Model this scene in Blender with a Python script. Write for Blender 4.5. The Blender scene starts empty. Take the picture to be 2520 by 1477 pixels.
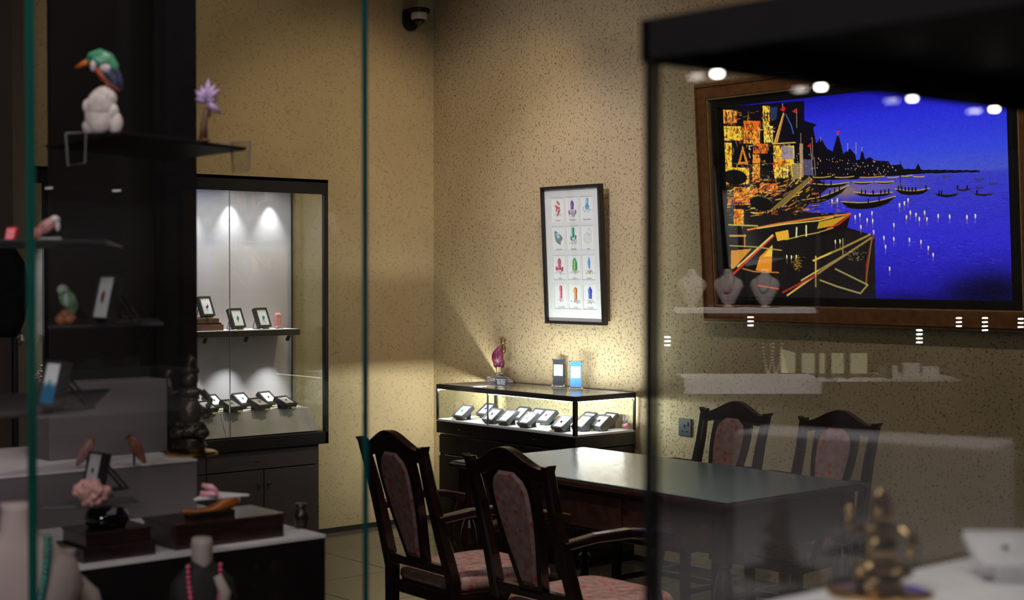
import bpy, math, random
import numpy as np
from mathutils import Vector, Matrix, Euler

random.seed(7)
C = bpy.context.scene.collection
SC = bpy.context.scene

# ------------------------------------------------------------------ camera
FPX = 3700.0
FW = np.array([.6494, .7604, 0.0]); RT = np.array([.7604, -.6494, 0.0])
PITCH = math.atan(66.5/FPX)
CAMZ = 1.6
cam_d = bpy.data.cameras.new('camera'); cam = bpy.data.objects.new('camera', cam_d); C.objects.link(cam)
cam.location = (0, 0, CAMZ)
cam.rotation_euler = (math.pi/2-PITCH, 0, -math.atan2(.6494, .7604))
cam_d.sensor_width = 36.0
cam_d.lens = 36.0*FPX/2520.0
cam_d.clip_start = 0.02; cam_d.clip_end = 100
cam_d.dof.use_dof = True
cam_d.dof.focus_distance = 8.6
cam_d.dof.aperture_fstop = 6.0
SC.camera = cam
SC.view_settings.view_transform = 'Standard'
SC.view_settings.look = 'None'
SC.view_settings.gamma = 1
SC.view_settings.use_curve_mapping = False
SC.view_settings.exposure = 0.0
SC.cycles.max_bounces = 8
SC.cycles.transparent_max_bounces = 24
SC.cycles.sample_clamp_indirect = 3.0
SC.cycles.use_denoising = True
SC.cycles.caustics_reflective = False
SC.cycles.caustics_refractive = False

# ------------------------------------------------------------------ world and lamps
w = bpy.data.worlds.new('world'); SC.world = w; w.use_nodes = True
w.node_tree.nodes['Background'].inputs[0].default_value = (.9, .62, .45, 1)
w.node_tree.nodes['Background'].inputs[1].default_value = 0.06

def lamp(kind, name, loc, target, power, color, size=.05, angle=60, blend=.6, sy=None):
    d = bpy.data.lights.new(name, kind); o = bpy.data.objects.new(name, d); C.objects.link(o)
    d.energy = power; d.color = color
    if kind == 'AREA':
        d.size = size
        if sy: d.shape = 'RECTANGLE'; d.size_y = sy
    else:
        d.shadow_soft_size = size
    if kind == 'SPOT': d.spot_size = math.radians(angle); d.spot_blend = blend
    o.location = loc
    v = Vector(target)-Vector(loc)
    o.rotation_euler = v.to_track_quat('-Z', 'Y').to_euler()
    return o
WARM = (1.0, .76, .50); NEUT = (1.0, .90, .80); COOL = (.93, .96, 1.0)
# ceiling downlights of the shop; the last two lamps are added fills
lamp('SPOT', 'downlight_left_wall', (5.15, 5.6, 3.7), (5.35, 7.75, 1.5), 105, WARM, .05, 70, .8)
lamp('SPOT', 'downlight_wall_left', (3.6, 5.9, 3.7), (4.3, 7.75, 2.5), 34, WARM, .05, 80, .9)
lamp('SPOT', 'downlight_print', (2.9, 5.4, 3.3), (5.95, 6.35, 1.85), 235, (1, .92, 1.0), .06, 34, .95)
lamp('SPOT', 'downlight_corner', (4.1, 6.0, 3.7), (5.95, 6.5, 2.2), 45, (1, .90, .95), .06, 80, .9)
lamp('SPOT', 'downlight_painting', (3.9, 3.9, 3.7), (5.95, 4.5, 1.9), 78, (1, .80, .70), .05, 80, .9)
lamp('SPOT', 'downlight_table', (4.3, 4.6, 3.7), (4.3, 4.6, .5), 28, (1, .86, .80), .05, 50, .8)
lamp('SPOT', 'downlight_chair', (3.1, 3.6, 3.7), (3.75, 4.25, .4), 190, (1, .80, .66), .05, 44, .8)
lamp('SPOT', 'downlight_aisle', (1.9, 2.2, 3.5), (3.5, 4.2, .7), 60, (1, .86, .90), .05, 36, .8)
lamp('AREA', 'shop_ambient', (1.5, 1.0, 3.6), (1.5, 1.0, 0), 22, (1, .84, .80), 3.0)
lamp('AREA', 'added_front_fill', (-.1, .55, 2.75), (1.15, 2.7, 1.3), 10, (1, .90, .92), .35)  # added fill above the camera without a fixture, brightens the near cabinet
lamp('AREA', 'added_side_fill', (-.75, 1.15, 1.95), (1.15, 2.6, 1.4), 9, (1, .92, .95), .25)  # second added fill, lower down, for the gem box pads

# ------------------------------------------------------------------ pixel helpers (authoring only)
FP = FW*math.cos(PITCH)+np.array([0, 0, -math.sin(PITCH)])
UP = np.array([0, 0, math.cos(PITCH)])+FW*math.sin(PITCH)
O = np.array([0, 0, CAMZ])
def ray(px, py): return FP+RT*((px-1260)/FPX)-UP*((py-738.5)/FPX)
def atx(px, py, U): d = ray(px, py); return O+d*(U/d[0])
def aty(px, py, V): d = ray(px, py); return O+d*(V/d[1])
def atz(px, py, Z): d = ray(px, py); return O+d*((Z-CAMZ)/d[2])
def ats(px, py, s): return O+ray(px, py)*s
def T(a): return (float(a[0]), float(a[1]), float(a[2]))

# ------------------------------------------------------------------ materials
def lin(c):
    return tuple(((x/255.0)/12.92 if x/255.0 <= .04045 else ((x/255.0+.055)/1.055)**2.4) for x in c)
M = {}
def mat(name, col, rough=.5, metal=0.0, spec=.5, var=.12, scale=12.0, bump=0.0, emis=None, estr=0.0, trans=0.0, coat=0.0, stretch=None):
    m = bpy.data.materials.new(name); m.use_nodes = True
    nt = m.node_tree; b = nt.nodes['Principled BSDF']
    b.inputs['Roughness'].default_value = rough
    b.inputs['Metallic'].default_value = metal
    b.inputs['Specular IOR Level'].default_value = spec
    if trans: b.inputs['Transmission Weight'].default_value = trans
    if coat: b.inputs['Coat Weight'].default_value = coat; b.inputs['Coat Roughness'].default_value = .08
    tc = nt.nodes.new('ShaderNodeTexCoord'); n = nt.nodes.new('ShaderNodeTexNoise')
    n.inputs['Scale'].default_value = scale; n.inputs['Detail'].default_value = 4
    if stretch:
        mp = nt.nodes.new('ShaderNodeMapping'); mp.inputs['Scale'].default_value = stretch
        nt.links.new(tc.outputs['Object'], mp.inputs[0]); nt.links.new(mp.outputs[0], n.inputs['Vector'])
    else:
        nt.links.new(tc.outputs['Object'], n.inputs['Vector'])
    r = nt.nodes.new('ShaderNodeValToRGB')
    r.color_ramp.elements[0].position = .3; r.color_ramp.elements[1].position = .7
    r.color_ramp.elements[0].color = tuple(c*(1-var) for c in col)+(1,)
    r.color_ramp.elements[1].color = tuple(min(1, c*(1+var)) for c in col)+(1,)
    nt.links.new(n.outputs['Fac'], r.inputs[0]); nt.links.new(r.outputs[0], b.inputs['Base Color'])
    if bump:
        bp = nt.nodes.new('ShaderNodeBump'); bp.inputs['Strength'].default_value = bump; bp.inputs['Distance'].default_value = .01
        nt.links.new(n.outputs['Fac'], bp.inputs['Height']); nt.links.new(bp.outputs[0], b.inputs['Normal'])
    if emis:
        b.inputs['Emission Color'].default_value = tuple(emis)+(1,); b.inputs['Emission Strength'].default_value = estr
    M[name] = m
    return m
def glassmat(name, tint=(1, 1, 1), rough=0.0, ior=1.5):
    m = bpy.data.materials.new(name); m.use_nodes = True; nt = m.node_tree
    nt.nodes.clear()
    out = nt.nodes.new('ShaderNodeOutputMaterial'); mx = nt.nodes.new('ShaderNodeMixShader')
    tr = nt.nodes.new('ShaderNodeBsdfTransparent'); gl = nt.nodes.new('ShaderNodeBsdfGlossy')
    tr.inputs[0].default_value = tuple(tint)+(1,); gl.inputs['Roughness'].default_value = rough
    gl.inputs[0].default_value = (1, 1, 1, 1)
    fr = nt.nodes.new('ShaderNodeFresnel'); ge = nt.nodes.new('ShaderNodeNewGeometry')
    mr = nt.nodes.new('ShaderNodeMapRange')
    mr.inputs['To Min'].default_value = ior; mr.inputs['To Max'].default_value = 1/ior
    nt.links.new(ge.outputs['Backfacing'], mr.inputs['Value']); nt.links.new(mr.outputs[0], fr.inputs['IOR'])
    nt.links.new(fr.outputs[0], mx.inputs[0]); nt.links.new(tr.outputs[0], mx.inputs[1]); nt.links.new(gl.outputs[0], mx.inputs[2])
    nt.links.new(mx.outputs[0], out.inputs[0])
    M[name] = m
    return m
glassmat('pane', (.985, 1, .99)); glassmat('case_glass', (.98, 1, .985), ior=1.45); glassmat('acrylic', (.93, .95, .96), .02, 1.6)
mat('black_metal', (.010, .0095, .011), .45, 0, .35, .2, 30)
mat('black_lacquer', (.012, .010, .010), .18, 0, .5, .2, 8)
mat('dark_panel', (.020, .017, .017), .22, 0, .5, .15, 3)
mat('charcoal', (.03, .028, .032), .4, 0, .5, .15, 10)
mat('grey_cabinet', (.075, .066, .072), .4, 0, .5, .1, 10)
mat('mahogany', (.013, .0055, .0045), .24, 0, .5, .45, 9, 0.05, coat=.3, stretch=(1, 1, .15))
mat('table_wood', (.032, .014, .012), .25, 0, .5, .35, 9, coat=.4, stretch=(.3, 3, 3))
mat('oak_frame', (.20, .085, .028), .35, 0, .5, .3, 14, .05, stretch=(2, .25, 2))
mat('gold_edge', (.50, .33, .16), .35, .5, .5, .2, 20)
mat('table_glass', (.10, .185, .215), .20, 0, .6, .12, 22, .12, stretch=(1, 3, 1))
mat('white_pad', (.80, .79, .80), .7, 0, .3, .03, 40)
mat('white_cloth', (.74, .72, .73), .8, 0, .3, .05, 25)
mat('case_floor', (.86, .86, .86), .6, 0, .3, .03, 25)
mat('grey_back', (.52, .47, .48), .75, 0, .3, .04, 4)
mat('mat_board', (.80, .79, .80), .8, 0, .2, .03, 60)
mat('step_grey', (.17, .15, .16), .7, 0, .3, .05, 6)
mat('box_grey', (.040, .040, .044), .4, 0, .5, .1, 60)
mat('box_black', (.035, .033, .036), .4, 0, .5, .2, 60)
mat('tag_gold', (.62, .55, .26), .45, .3, .5, .1, 60)
mat('brass', (.30, .21, .10), .28, 1.0, .5, .35, 25, .3)
mat('bright_brass', (.75, .48, .16), .2, 1.0, .5, .2, 25)
mat('bronze', (.055, .045, .035), .3, .6, .5, .5, 40, .5)
mat('steel', (.55, .55, .56), .25, 1.0, .5, .1, 30)
mat('chrome', (.85, .85, .88), .08, 1.0, .5, .03, 30)
mat('green_edge', (.006, .075, .055), .25, 0, .6, .25, 6)
mat('teal_edge', (.005, .075, .080), .25, 0, .6, .25, 6)
mat('ruby', (.15, .012, .052), .3, 0, .7, .6, 60, .6, stretch=(1, 1, .3))
mat('antique_silver', (.20, .14, .06), .3, .8, .5, .5, 60, .4)
mat('smoky_rock', (.10, .065, .055), .2, 0, .6, .4, 30, .4)
mat('clear_crystal', (.55, .55, .58), .1, 0, .7, .3, 50, .5, trans=.5)
mat('quartz', (.66, .58, .56), .45, 0, .5, .25, 30, .6)
mat('plaque_black', (.010, .011, .018), .6, 0, .2, .1, 20)
mat('letter_white', (.55, .55, .57), .5, 0, .3, .02, 20)
mat('sign_black', (.025, .032, .038), .6, 0, .2, .1, 20)
mat('sign_blue', (.055, .20, .55), .6, 0, .2, .06, 20)
mat('kf_green', (.06, .30, .17), .3, 0, .6, .5, 60, .3)
mat('kf_navy', (.05, .06, .12), .3, 0, .6, .8, 80, .3)
mat('kf_orange', (.50, .10, .03), .35, 0, .5, .4, 50, .2)
mat('beak_orange', (.55, .13, .02), .35, 0, .5, .2, 50)
mat('kf_white', (.62, .52, .55), .4, 0, .5, .2, 60)
mat('lilac', (.52, .36, .66), .25, 0, .6, .2, 60, trans=.15)
mat('brown_wood', (.13, .055, .03), .4, 0, .5, .4, 30)
mat('dark_wood', (.025, .012, .010), .3, 0, .5, .4, 20, coat=.3, stretch=(1, 5, 5))
mat('red_stone', (.75, .02, .06), .3, 0, .6, .2, 40)
mat('rhodonite', (.70, .28, .28), .35, 0, .6, .6, 60, .3)
mat('jade', (.22, .38, .20), .3, 0, .6, .8, 50, .3)
mat('jade_pale', (.60, .70, .60), .3, 0, .6, .3, 50, .3)
mat('amber', (.50, .14, .015), .15, 0, .7, .5, 30, .3, trans=.2)
mat('terracotta', (.55, .20, .10), .4, 0, .5, .3, 50)
mat('coral_pink', (.62, .33, .30), .5, 0, .5, .5, 90, .8)
mat('pink_stone', (.85, .36, .46), .3, 0, .6, .2, 50)
mat('bird_pink', (.40, .22, .20), .4, 0, .5, .25, 50)
mat('bird_rust', (.30, .12, .08), .4, 0, .5, .3, 50)
mat('owl_pink', (.75, .33, .32), .45, 0, .5, .35, 90, .5)
mat('bust_cream', (.36, .30, .28), .8, 0, .3, .05, 20)
mat('matte_black', (.0045, .0042, .0045), .6, 0, .15, .2, 20)
mat('bracket_rim', (.16, .15, .15), .5, 0, .4, .1, 20)
mat('bust_black', (.02, .018, .018), .7, 0, .3, .1, 20)
mat('emerald', (.006, .13, .11), .15, 0, .8, .5, 80)
mat('bead_pink', (.75, .10, .22), .25, 0, .7, .3, 80)
mat('bead_red', (.40, .01, .03), .15, 0, .8, .5, 80)
mat('pearl', (.80, .72, .70), .15, 0, .7, .05, 80)
mat('gem_purple', (.20, .03, .14), .1, 0, .9, .4, 200)
mat('gem_green', (.01, .30, .15), .1, 0, .9, .4, 200)
mat('gem_teal', (.02, .40, .36), .1, 0, .9, .4, 200)
mat('gem_red', (.50, .03, .05), .1, 0, .9, .4, 200)
mat('gem_dark', (.02, .015, .03), .1, 0, .9, .4, 200)
mat('gem_olive', (.30, .32, .05), .1, 0, .9, .4, 200)
mat('gem_yellow', (.80, .65, .03), .1, 0, .9, .4, 200)
mat('gem_blue', (.04, .05, .40), .1, 0, .9, .4, 200)
mat('gem_brown', (.25, .09, .04), .1, 0, .9, .4, 200)
mat('gem_grey', (.20, .20, .22), .1, 0, .9, .4, 200)
mat('cam_white', (.55, .52, .50), .4, 0, .5, .05, 30)
mat('dome_black', (.006, .006, .006), .04, 0, .7, .05, 30)
mat('socket_grey', (.035, .045, .055), .35, 0, .5, .05, 30)
mat('skirt', (.02, .018, .016), .4, 0, .5, .1, 10)
mat('ceiling_paint', (.06, .045, .035), .8, 0, .3, .1, 3)
mat('pillar', (.10, .075, .055), .6, 0, .4, .1, 5)
mat('cloth_black', (.008, .008, .010), .9, 0, .2, .3, 40, .3)
mat('lamp_glow', (.9, .9, .9), .5, emis=(1, .93, .88), estr=9.0)
mat('led_glow', (.9, .9, .9), .5, emis=(.95, .98, 1.0), estr=11.0)
mat('spot_glow', (.9, .9, .9), .5, emis=(1, .96, .92), estr=25.0)
mat('star_glow', (.9, .9, .9), .5, emis=(1, .85, .80), estr=14.0)
mat('led_col', (.9, .9, .9), .5, emis=(1, 1, 1), estr=30.0)
mat('card_blue', (.03, .22, .40), .6, 0, .3, .3, 20)

def fabric(name):
    m = mat(name, (.33, .215, .20), .85, 0, .3, .3, 34, .15)
    nt = m.node_tree; b = nt.nodes['Principled BSDF']; ramp = [n for n in nt.nodes if n.type == 'VALTORGB'][0]
    tc = [n for n in nt.nodes if n.type == 'TEX_COORD'][0]
    v = nt.nodes.new('ShaderNodeTexVoronoi'); v.inputs['Scale'].default_value = 26
    r2 = nt.nodes.new('ShaderNodeValToRGB'); r2.color_ramp.elements[0].position = .24; r2.color_ramp.elements[1].position = .33
    r2.color_ramp.elements[0].color = (1, 1, 1, 1); r2.color_ramp.elements[1].color = (0, 0, 0, 1)
    v2 = nt.nodes.new('ShaderNodeTexVoronoi'); v2.feature = 'DISTANCE_TO_EDGE'; v2.inputs['Scale'].default_value = 24
    r3 = nt.nodes.new('ShaderNodeValToRGB'); r3.color_ramp.elements[0].position = .03; r3.color_ramp.elements[1].position = .08
    r3.color_ramp.elements[0].color = (.30, .30, .30, 1); r3.color_ramp.elements[1].color = (0, 0, 0, 1)
    mx = nt.nodes.new('ShaderNodeMixRGB'); mx.inputs[2].default_value = (.34, .25, .23, 1)
    mx2 = nt.nodes.new('ShaderNodeMixRGB'); mx2.inputs[2].default_value = (.42, .085, .06, 1)
    sep = nt.nodes.new('ShaderNodeSeparateColor'); gt = nt.nodes.new('ShaderNodeMath'); gt.operation = 'GREATER_THAN'; gt.inputs[1].default_value = .38
    mu = nt.nodes.new('ShaderNodeMath'); mu.operation = 'MULTIPLY'
    L = nt.links.new
    L(tc.outputs['Object'], v.inputs['Vector']); L(tc.outputs['Object'], v2.inputs['Vector'])
    L(v.outputs['Distance'], r2.inputs[0]); L(v2.outputs['Distance'], r3.inputs[0])
    L(v.outputs['Color'], sep.inputs[0]); L(sep.outputs[0], gt.inputs[0]); L(gt.outputs[0], mu.inputs[0]); L(r2.outputs[0], mu.inputs[1])
    L(r3.outputs[0], mx.inputs[0]); L(ramp.outputs[0], mx.inputs[1])
    L(mu.outputs[0], mx2.inputs[0]); L(mx.outputs[0], mx2.inputs[1]); L(mx2.outputs[0], b.inputs['Base Color'])
    return m
fabric('chair_fabric')

def plaster(name, col, amount, rough=.75):
    m = bpy.data.materials.new(name); m.use_nodes = True; nt = m.node_tree; b = nt.nodes['Principled BSDF']; L = nt.links.new
    b.inputs['Roughness'].default_value = rough; b.inputs['Specular IOR Level'].default_value = .35
    tc = nt.nodes.new('ShaderNodeTexCoord')
    n = nt.nodes.new('ShaderNodeTexNoise'); n.inputs['Scale'].default_value = 46; n.inputs['Detail'].default_value = 1.5; n.inputs['Distortion'].default_value = .5
    n2 = nt.nodes.new('ShaderNodeTexNoise'); n2.inputs['Scale'].default_value = 62; n2.inputs['Detail'].default_value = 1
    n3 = nt.nodes.new('ShaderNodeTexNoise'); n3.inputs['Scale'].default_value = 1.7; n3.inputs['Detail'].default_value = 3
    n4 = nt.nodes.new('ShaderNodeTexNoise'); n4.inputs['Scale'].default_value = 90; n4.inputs['Detail'].default_value = 3
    for x in (n, n2, n3, n4): L(tc.outputs['Object'], x.inputs['Vector'])
    # a groove runs where the first noise is near one half, and only where the second is high: short worm marks
    s = nt.nodes.new('ShaderNodeMath'); s.operation = 'SUBTRACT'; s.inputs[1].default_value = .5
    a = nt.nodes.new('ShaderNodeMath'); a.operation = 'ABSOLUTE'
    mr = nt.nodes.new('ShaderNodeMapRange'); mr.inputs['From Min'].default_value = .010; mr.inputs['From Max'].default_value = .045
    mr.inputs['To Min'].default_value = 1; mr.inputs['To Max'].default_value = 0
    g = nt.nodes.new('ShaderNodeMapRange'); g.inputs['From Min'].default_value = .54; g.inputs['From Max'].default_value = .62
    mu = nt.nodes.new('ShaderNodeMath'); mu.operation = 'MULTIPLY'
    L(n.outputs['Fac'], s.inputs[0]); L(s.outputs[0], a.inputs[0]); L(a.outputs[0], mr.inputs['Value'])
    L(n2.outputs['Fac'], g.inputs['Value']); L(mr.outputs[0], mu.inputs[0]); L(g.outputs[0], mu.inputs[1])
    h = nt.nodes.new('ShaderNodeMath'); h.operation = 'MULTIPLY_ADD'; h.inputs[1].default_value = -amount
    L(mu.outputs[0], h.inputs[0]); 
    k = nt.nodes.new('ShaderNodeMath'); k.operation = 'MULTIPLY'; k.inputs[1].default_value = .25
    L(n4.outputs['Fac'], k.inputs[0]); L(k.outputs[0], h.inputs[2])
    bp = nt.nodes.new('ShaderNodeBump'); bp.inputs['Strength'].default_value = .8; bp.inputs['Distance'].default_value = .008
    L(h.outputs[0], bp.inputs['Height']); L(bp.outputs[0], b.inputs['Normal'])
    r = nt.nodes.new('ShaderNodeValToRGB'); r.color_ramp.elements[0].position = .3; r.color_ramp.elements[1].position = .7
    r.color_ramp.elements[0].color = tuple(c*.9 for c in col)+(1,); r.color_ramp.elements[1].color = tuple(c*1.08 for c in col)+(1,)
    mx = nt.nodes.new('ShaderNodeMixRGB'); mx.inputs[2].default_value = tuple(c*.45 for c in col)+(1,)
    mf = nt.nodes.new('ShaderNodeMath'); mf.operation = 'MULTIPLY'; mf.inputs[1].default_value = .6*min(1, amount)
    L(n3.outputs['Fac'], r.inputs[0]); L(mu.outputs[0], mf.inputs[0]); L(mf.outputs[0], mx.inputs[0]); L(r.outputs[0], mx.inputs[1]); L(mx.outputs[0], b.inputs['Base Color'])
    M[name] = m
plaster('wall_rough', (.46, .37, .215), 1.0)
plaster('wall_soft', (.42, .335, .20), .35)
def vcol(name, estr, rough=.5):
    m = bpy.data.materials.new(name); m.use_nodes = True; nt = m.node_tree; b = nt.nodes['Principled BSDF']
    a = nt.nodes.new('ShaderNodeVertexColor'); a.layer_name = 'Col'
    nt.links.new(a.outputs[0], b.inputs['Base Color']); b.inputs['Roughness'].default_value = rough
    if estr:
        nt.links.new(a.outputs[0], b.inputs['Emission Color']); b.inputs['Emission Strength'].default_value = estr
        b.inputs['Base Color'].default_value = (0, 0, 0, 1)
    M[name] = m
vcol('glow_picture', 1.0, .3); vcol('card_print', 0, .7)  # the river picture's brightness is added emission, it is no lamp

# ------------------------------------------------------------------ mesh helpers
class MB:
    def __init__(s): s.v = []; s.f = []
    def add(s, vs, fs, Mx=None):
        n = len(s.v)
        for p in vs:
            p = Vector(p)
            s.v.append(tuple(Mx @ p) if Mx is not None else tuple(p))
        s.f += [tuple(i+n for i in f) for f in fs]
        return s
    def box(s, x0, x1, y0, y1, z0, z1, Mx=None, ch=0.0):
        if ch <= 0:
            vs = [(x0, y0, z0), (x1, y0, z0), (x1, y1, z0), (x0, y1, z0), (x0, y0, z1), (x1, y0, z1), (x1, y1, z1), (x0, y1, z1)]
            return s.add(vs, [(0, 3, 2, 1), (4, 5, 6, 7), (0, 1, 5, 4), (1, 2, 6, 5), (2, 3, 7, 6), (3, 0, 4, 7)], Mx)
        c = min(ch, .45*min(x1-x0, y1-y0, z1-z0))
        def ring(x0, x1, y0, y1, z, c):
            return [(x0+c, y0, z), (x1-c, y0, z), (x1, y0+c, z), (x1, y1-c, z), (x1-c, y1, z), (x0+c, y1, z), (x0, y1-c, z), (x0, y0+c, z)]
        rs = [ring(x0+c, x1-c, y0+c, y1-c, z0, c*.6), ring(x0, x1, y0, y1, z0+c, c), ring(x0, x1, y0, y1, z1-c, c), ring(x0+c, x1-c, y0+c, y1-c, z1, c*.6)]
        return s.rings(rs, Mx)
    def rings(s, rs, Mx=None, cap=True):
        n = len(rs[0]); vs = [p for r in rs for p in r]; fs = []
        for i in range(len(rs)-1):
            for j in range(n):
                fs.append((i*n+j, i*n+(j+1) % n, (i+1)*n+(j+1) % n, (i+1)*n+j))
        if cap:
            fs.append(tuple(range(n-1, -1, -1))); fs.append(tuple((len(rs)-1)*n+j for j in range(n)))
        return s.add(vs, fs, Mx)
    def lathe(s, prof, n=16, Mx=None, c=(0, 0)):
        return s.rings([[(c[0]+r*math.cos(2*math.pi*j/n), c[1]+r*math.sin(2*math.pi*j/n), z) for j in range(n)] for r, z in prof], Mx)
    def cyl(s, p, r, h, n=14, Mx=None): return s.add_lathe_at(p, [(r, 0), (r, h)], n, Mx)
    def add_lathe_at(s, p, prof, n=14, Mx=None):
        return s.lathe([(r, z+p[2]) for r, z in prof], n, Mx, (p[0], p[1]))
    def ell(s, c, r, n=14, m=9, Mx=None, jit=0):
        rs = []
        for i in range(m+1):
            t = math.pi*(i/m); t = max(.06, min(math.pi-.06, t))
            rs.append([(c[0]+r[0]*math.sin(t)*math.cos(2*math.pi*j/n)*(1+random.uniform(-jit, jit)), c[1]+r[1]*math.sin(t)*math.sin(2*math.pi*j/n)*(1+random.uniform(-jit, jit)), c[2]-r[2]*math.cos(t)) for j in range(n)])
        return s.rings(rs, Mx)
    def tube(s, pts, rad, n=8, Mx=None, sq=None):
        pts = [Vector(p) for p in pts]
        if not hasattr(rad, '__len__'): rad = [rad]*len(pts)
        rs = []; prev = None
        for i, p in enumerate(pts):
            d = (pts[min(i+1, len(pts)-1)]-pts[max(i-1, 0)]).normalized()
            ref = Vector((0, 0, 1)) if abs(d.z) < .9 else Vector((0, 1, 0))
            a = d.cross(ref).normalized() if prev is None else (prev-d*prev.dot(d)).normalized()
            prev = a; b = d.cross(a).normalized()
            if sq:
                w_, h_ = sq; k = rad[i]
                rs.append([tuple(p+a*(w_*k*x)+b*(h_*k*y)) for x, y in ((-.5, -.35), (-.35, -.5), (.35, -.5), (.5, -.35), (.5, .35), (.35, .5), (-.35, .5), (-.5, .35))])
            else:
                rs.append([tuple(p+a*(rad[i]*math.cos(2*math.pi*j/n))+b*(rad[i]*math.sin(2*math.pi*j/n))) for j in range(n)])
        return s.rings(rs, Mx)
    def prism(s, poly, x0, x1, axis='x', Mx=None):
        n = len(poly)
        def mk(a, b, t): return {'x': (t, a, b), 'y': (a, t, b), 'z': (a, b, t)}[axis]
        vs = [mk(a, b, x0) for a, b in poly]+[mk(a, b, x1) for a, b in poly]
        fs = [tuple(range(n-1, -1, -1)), tuple(range(n, 2*n))]+[(i, (i+1) % n, n+(i+1) % n, n+i) for i in range(n)]
        return s.add(vs, fs, Mx)
    def warp(s, fn): s.v = [tuple(fn(*p)) for p in s.v]; return s
    def build(s, name, m, parent=None, smooth=False, bevel=0, sub=0, loc=None, rz=0):
        me = bpy.data.meshes.new(name); me.from_pydata(s.v, [], s.f); me.materials.append(M[m] if isinstance(m, str) else m)
        o = bpy.data.objects.new(name, me); C.objects.link(o)
        import bmesh
        b = bmesh.new(); b.from_mesh(me); bmesh.ops.recalc_face_normals(b, faces=b.faces); b.to_mesh(me); b.free()
        if smooth:
            for p in me.polygons: p.use_smooth = True
        if bevel:
            md = o.modifiers.new('bevel', 'BEVEL'); md.width = bevel; md.segments = 2; md.limit_method = 'ANGLE'
        if sub:
            md = o.modifiers.new('sub', 'SUBSURF'); md.levels = sub; md.render_levels = sub
        if loc is not None: o.location = loc
        if rz: o.rotation_euler = (0, 0, rz)
        if parent: o.parent = parent
        return o
def tag(o, label, cat, group=None, kind=None):
    o['label'] = label
    if cat: o['category'] = cat
    if group: o['group'] = group
    if kind: o['kind'] = kind
    return o
def thing(name, label, cat, loc=(0, 0, 0), rz=0, group=None, rx=0, ry=0):
    o = bpy.data.objects.new(name, None); C.objects.link(o)
    o.empty_display_size = .05
    o.location = loc; o.rotation_euler = (rx, ry, rz)
    return tag(o, label, cat, group)
def struct(o, label=None):
    o['kind'] = 'structure'
    if label: o['label'] = label
    return o
def copy_tree(o, parent=None):
    c = o.copy(); C.objects.link(c)
    if parent: c.parent = parent
    for ch in list(o.children): copy_tree(ch, c)
    return c
def bx(name, m, dims, parent=None, bevel=0, **k):
    return MB().box(*dims).build(name, m, parent, bevel=bevel, **k)
def text(name, s, size, m, parent, Mx, ext=.0004, align='CENTER'):
    cu = bpy.data.curves.new(name, 'FONT'); cu.body = s; cu.size = size; cu.align_x = align; cu.align_y = 'CENTER'; cu.extrude = ext
    cu.resolution_u = 3
    o = bpy.data.objects.new(name, cu)
    me = bpy.data.meshes.new_from_object(o); bpy.data.objects.remove(o)
    me.transform(Mx); me.materials.clear(); me.materials.append(M[m])
    q = bpy.data.objects.new(name, me); C.objects.link(q); q.parent = parent
    return q

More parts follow.
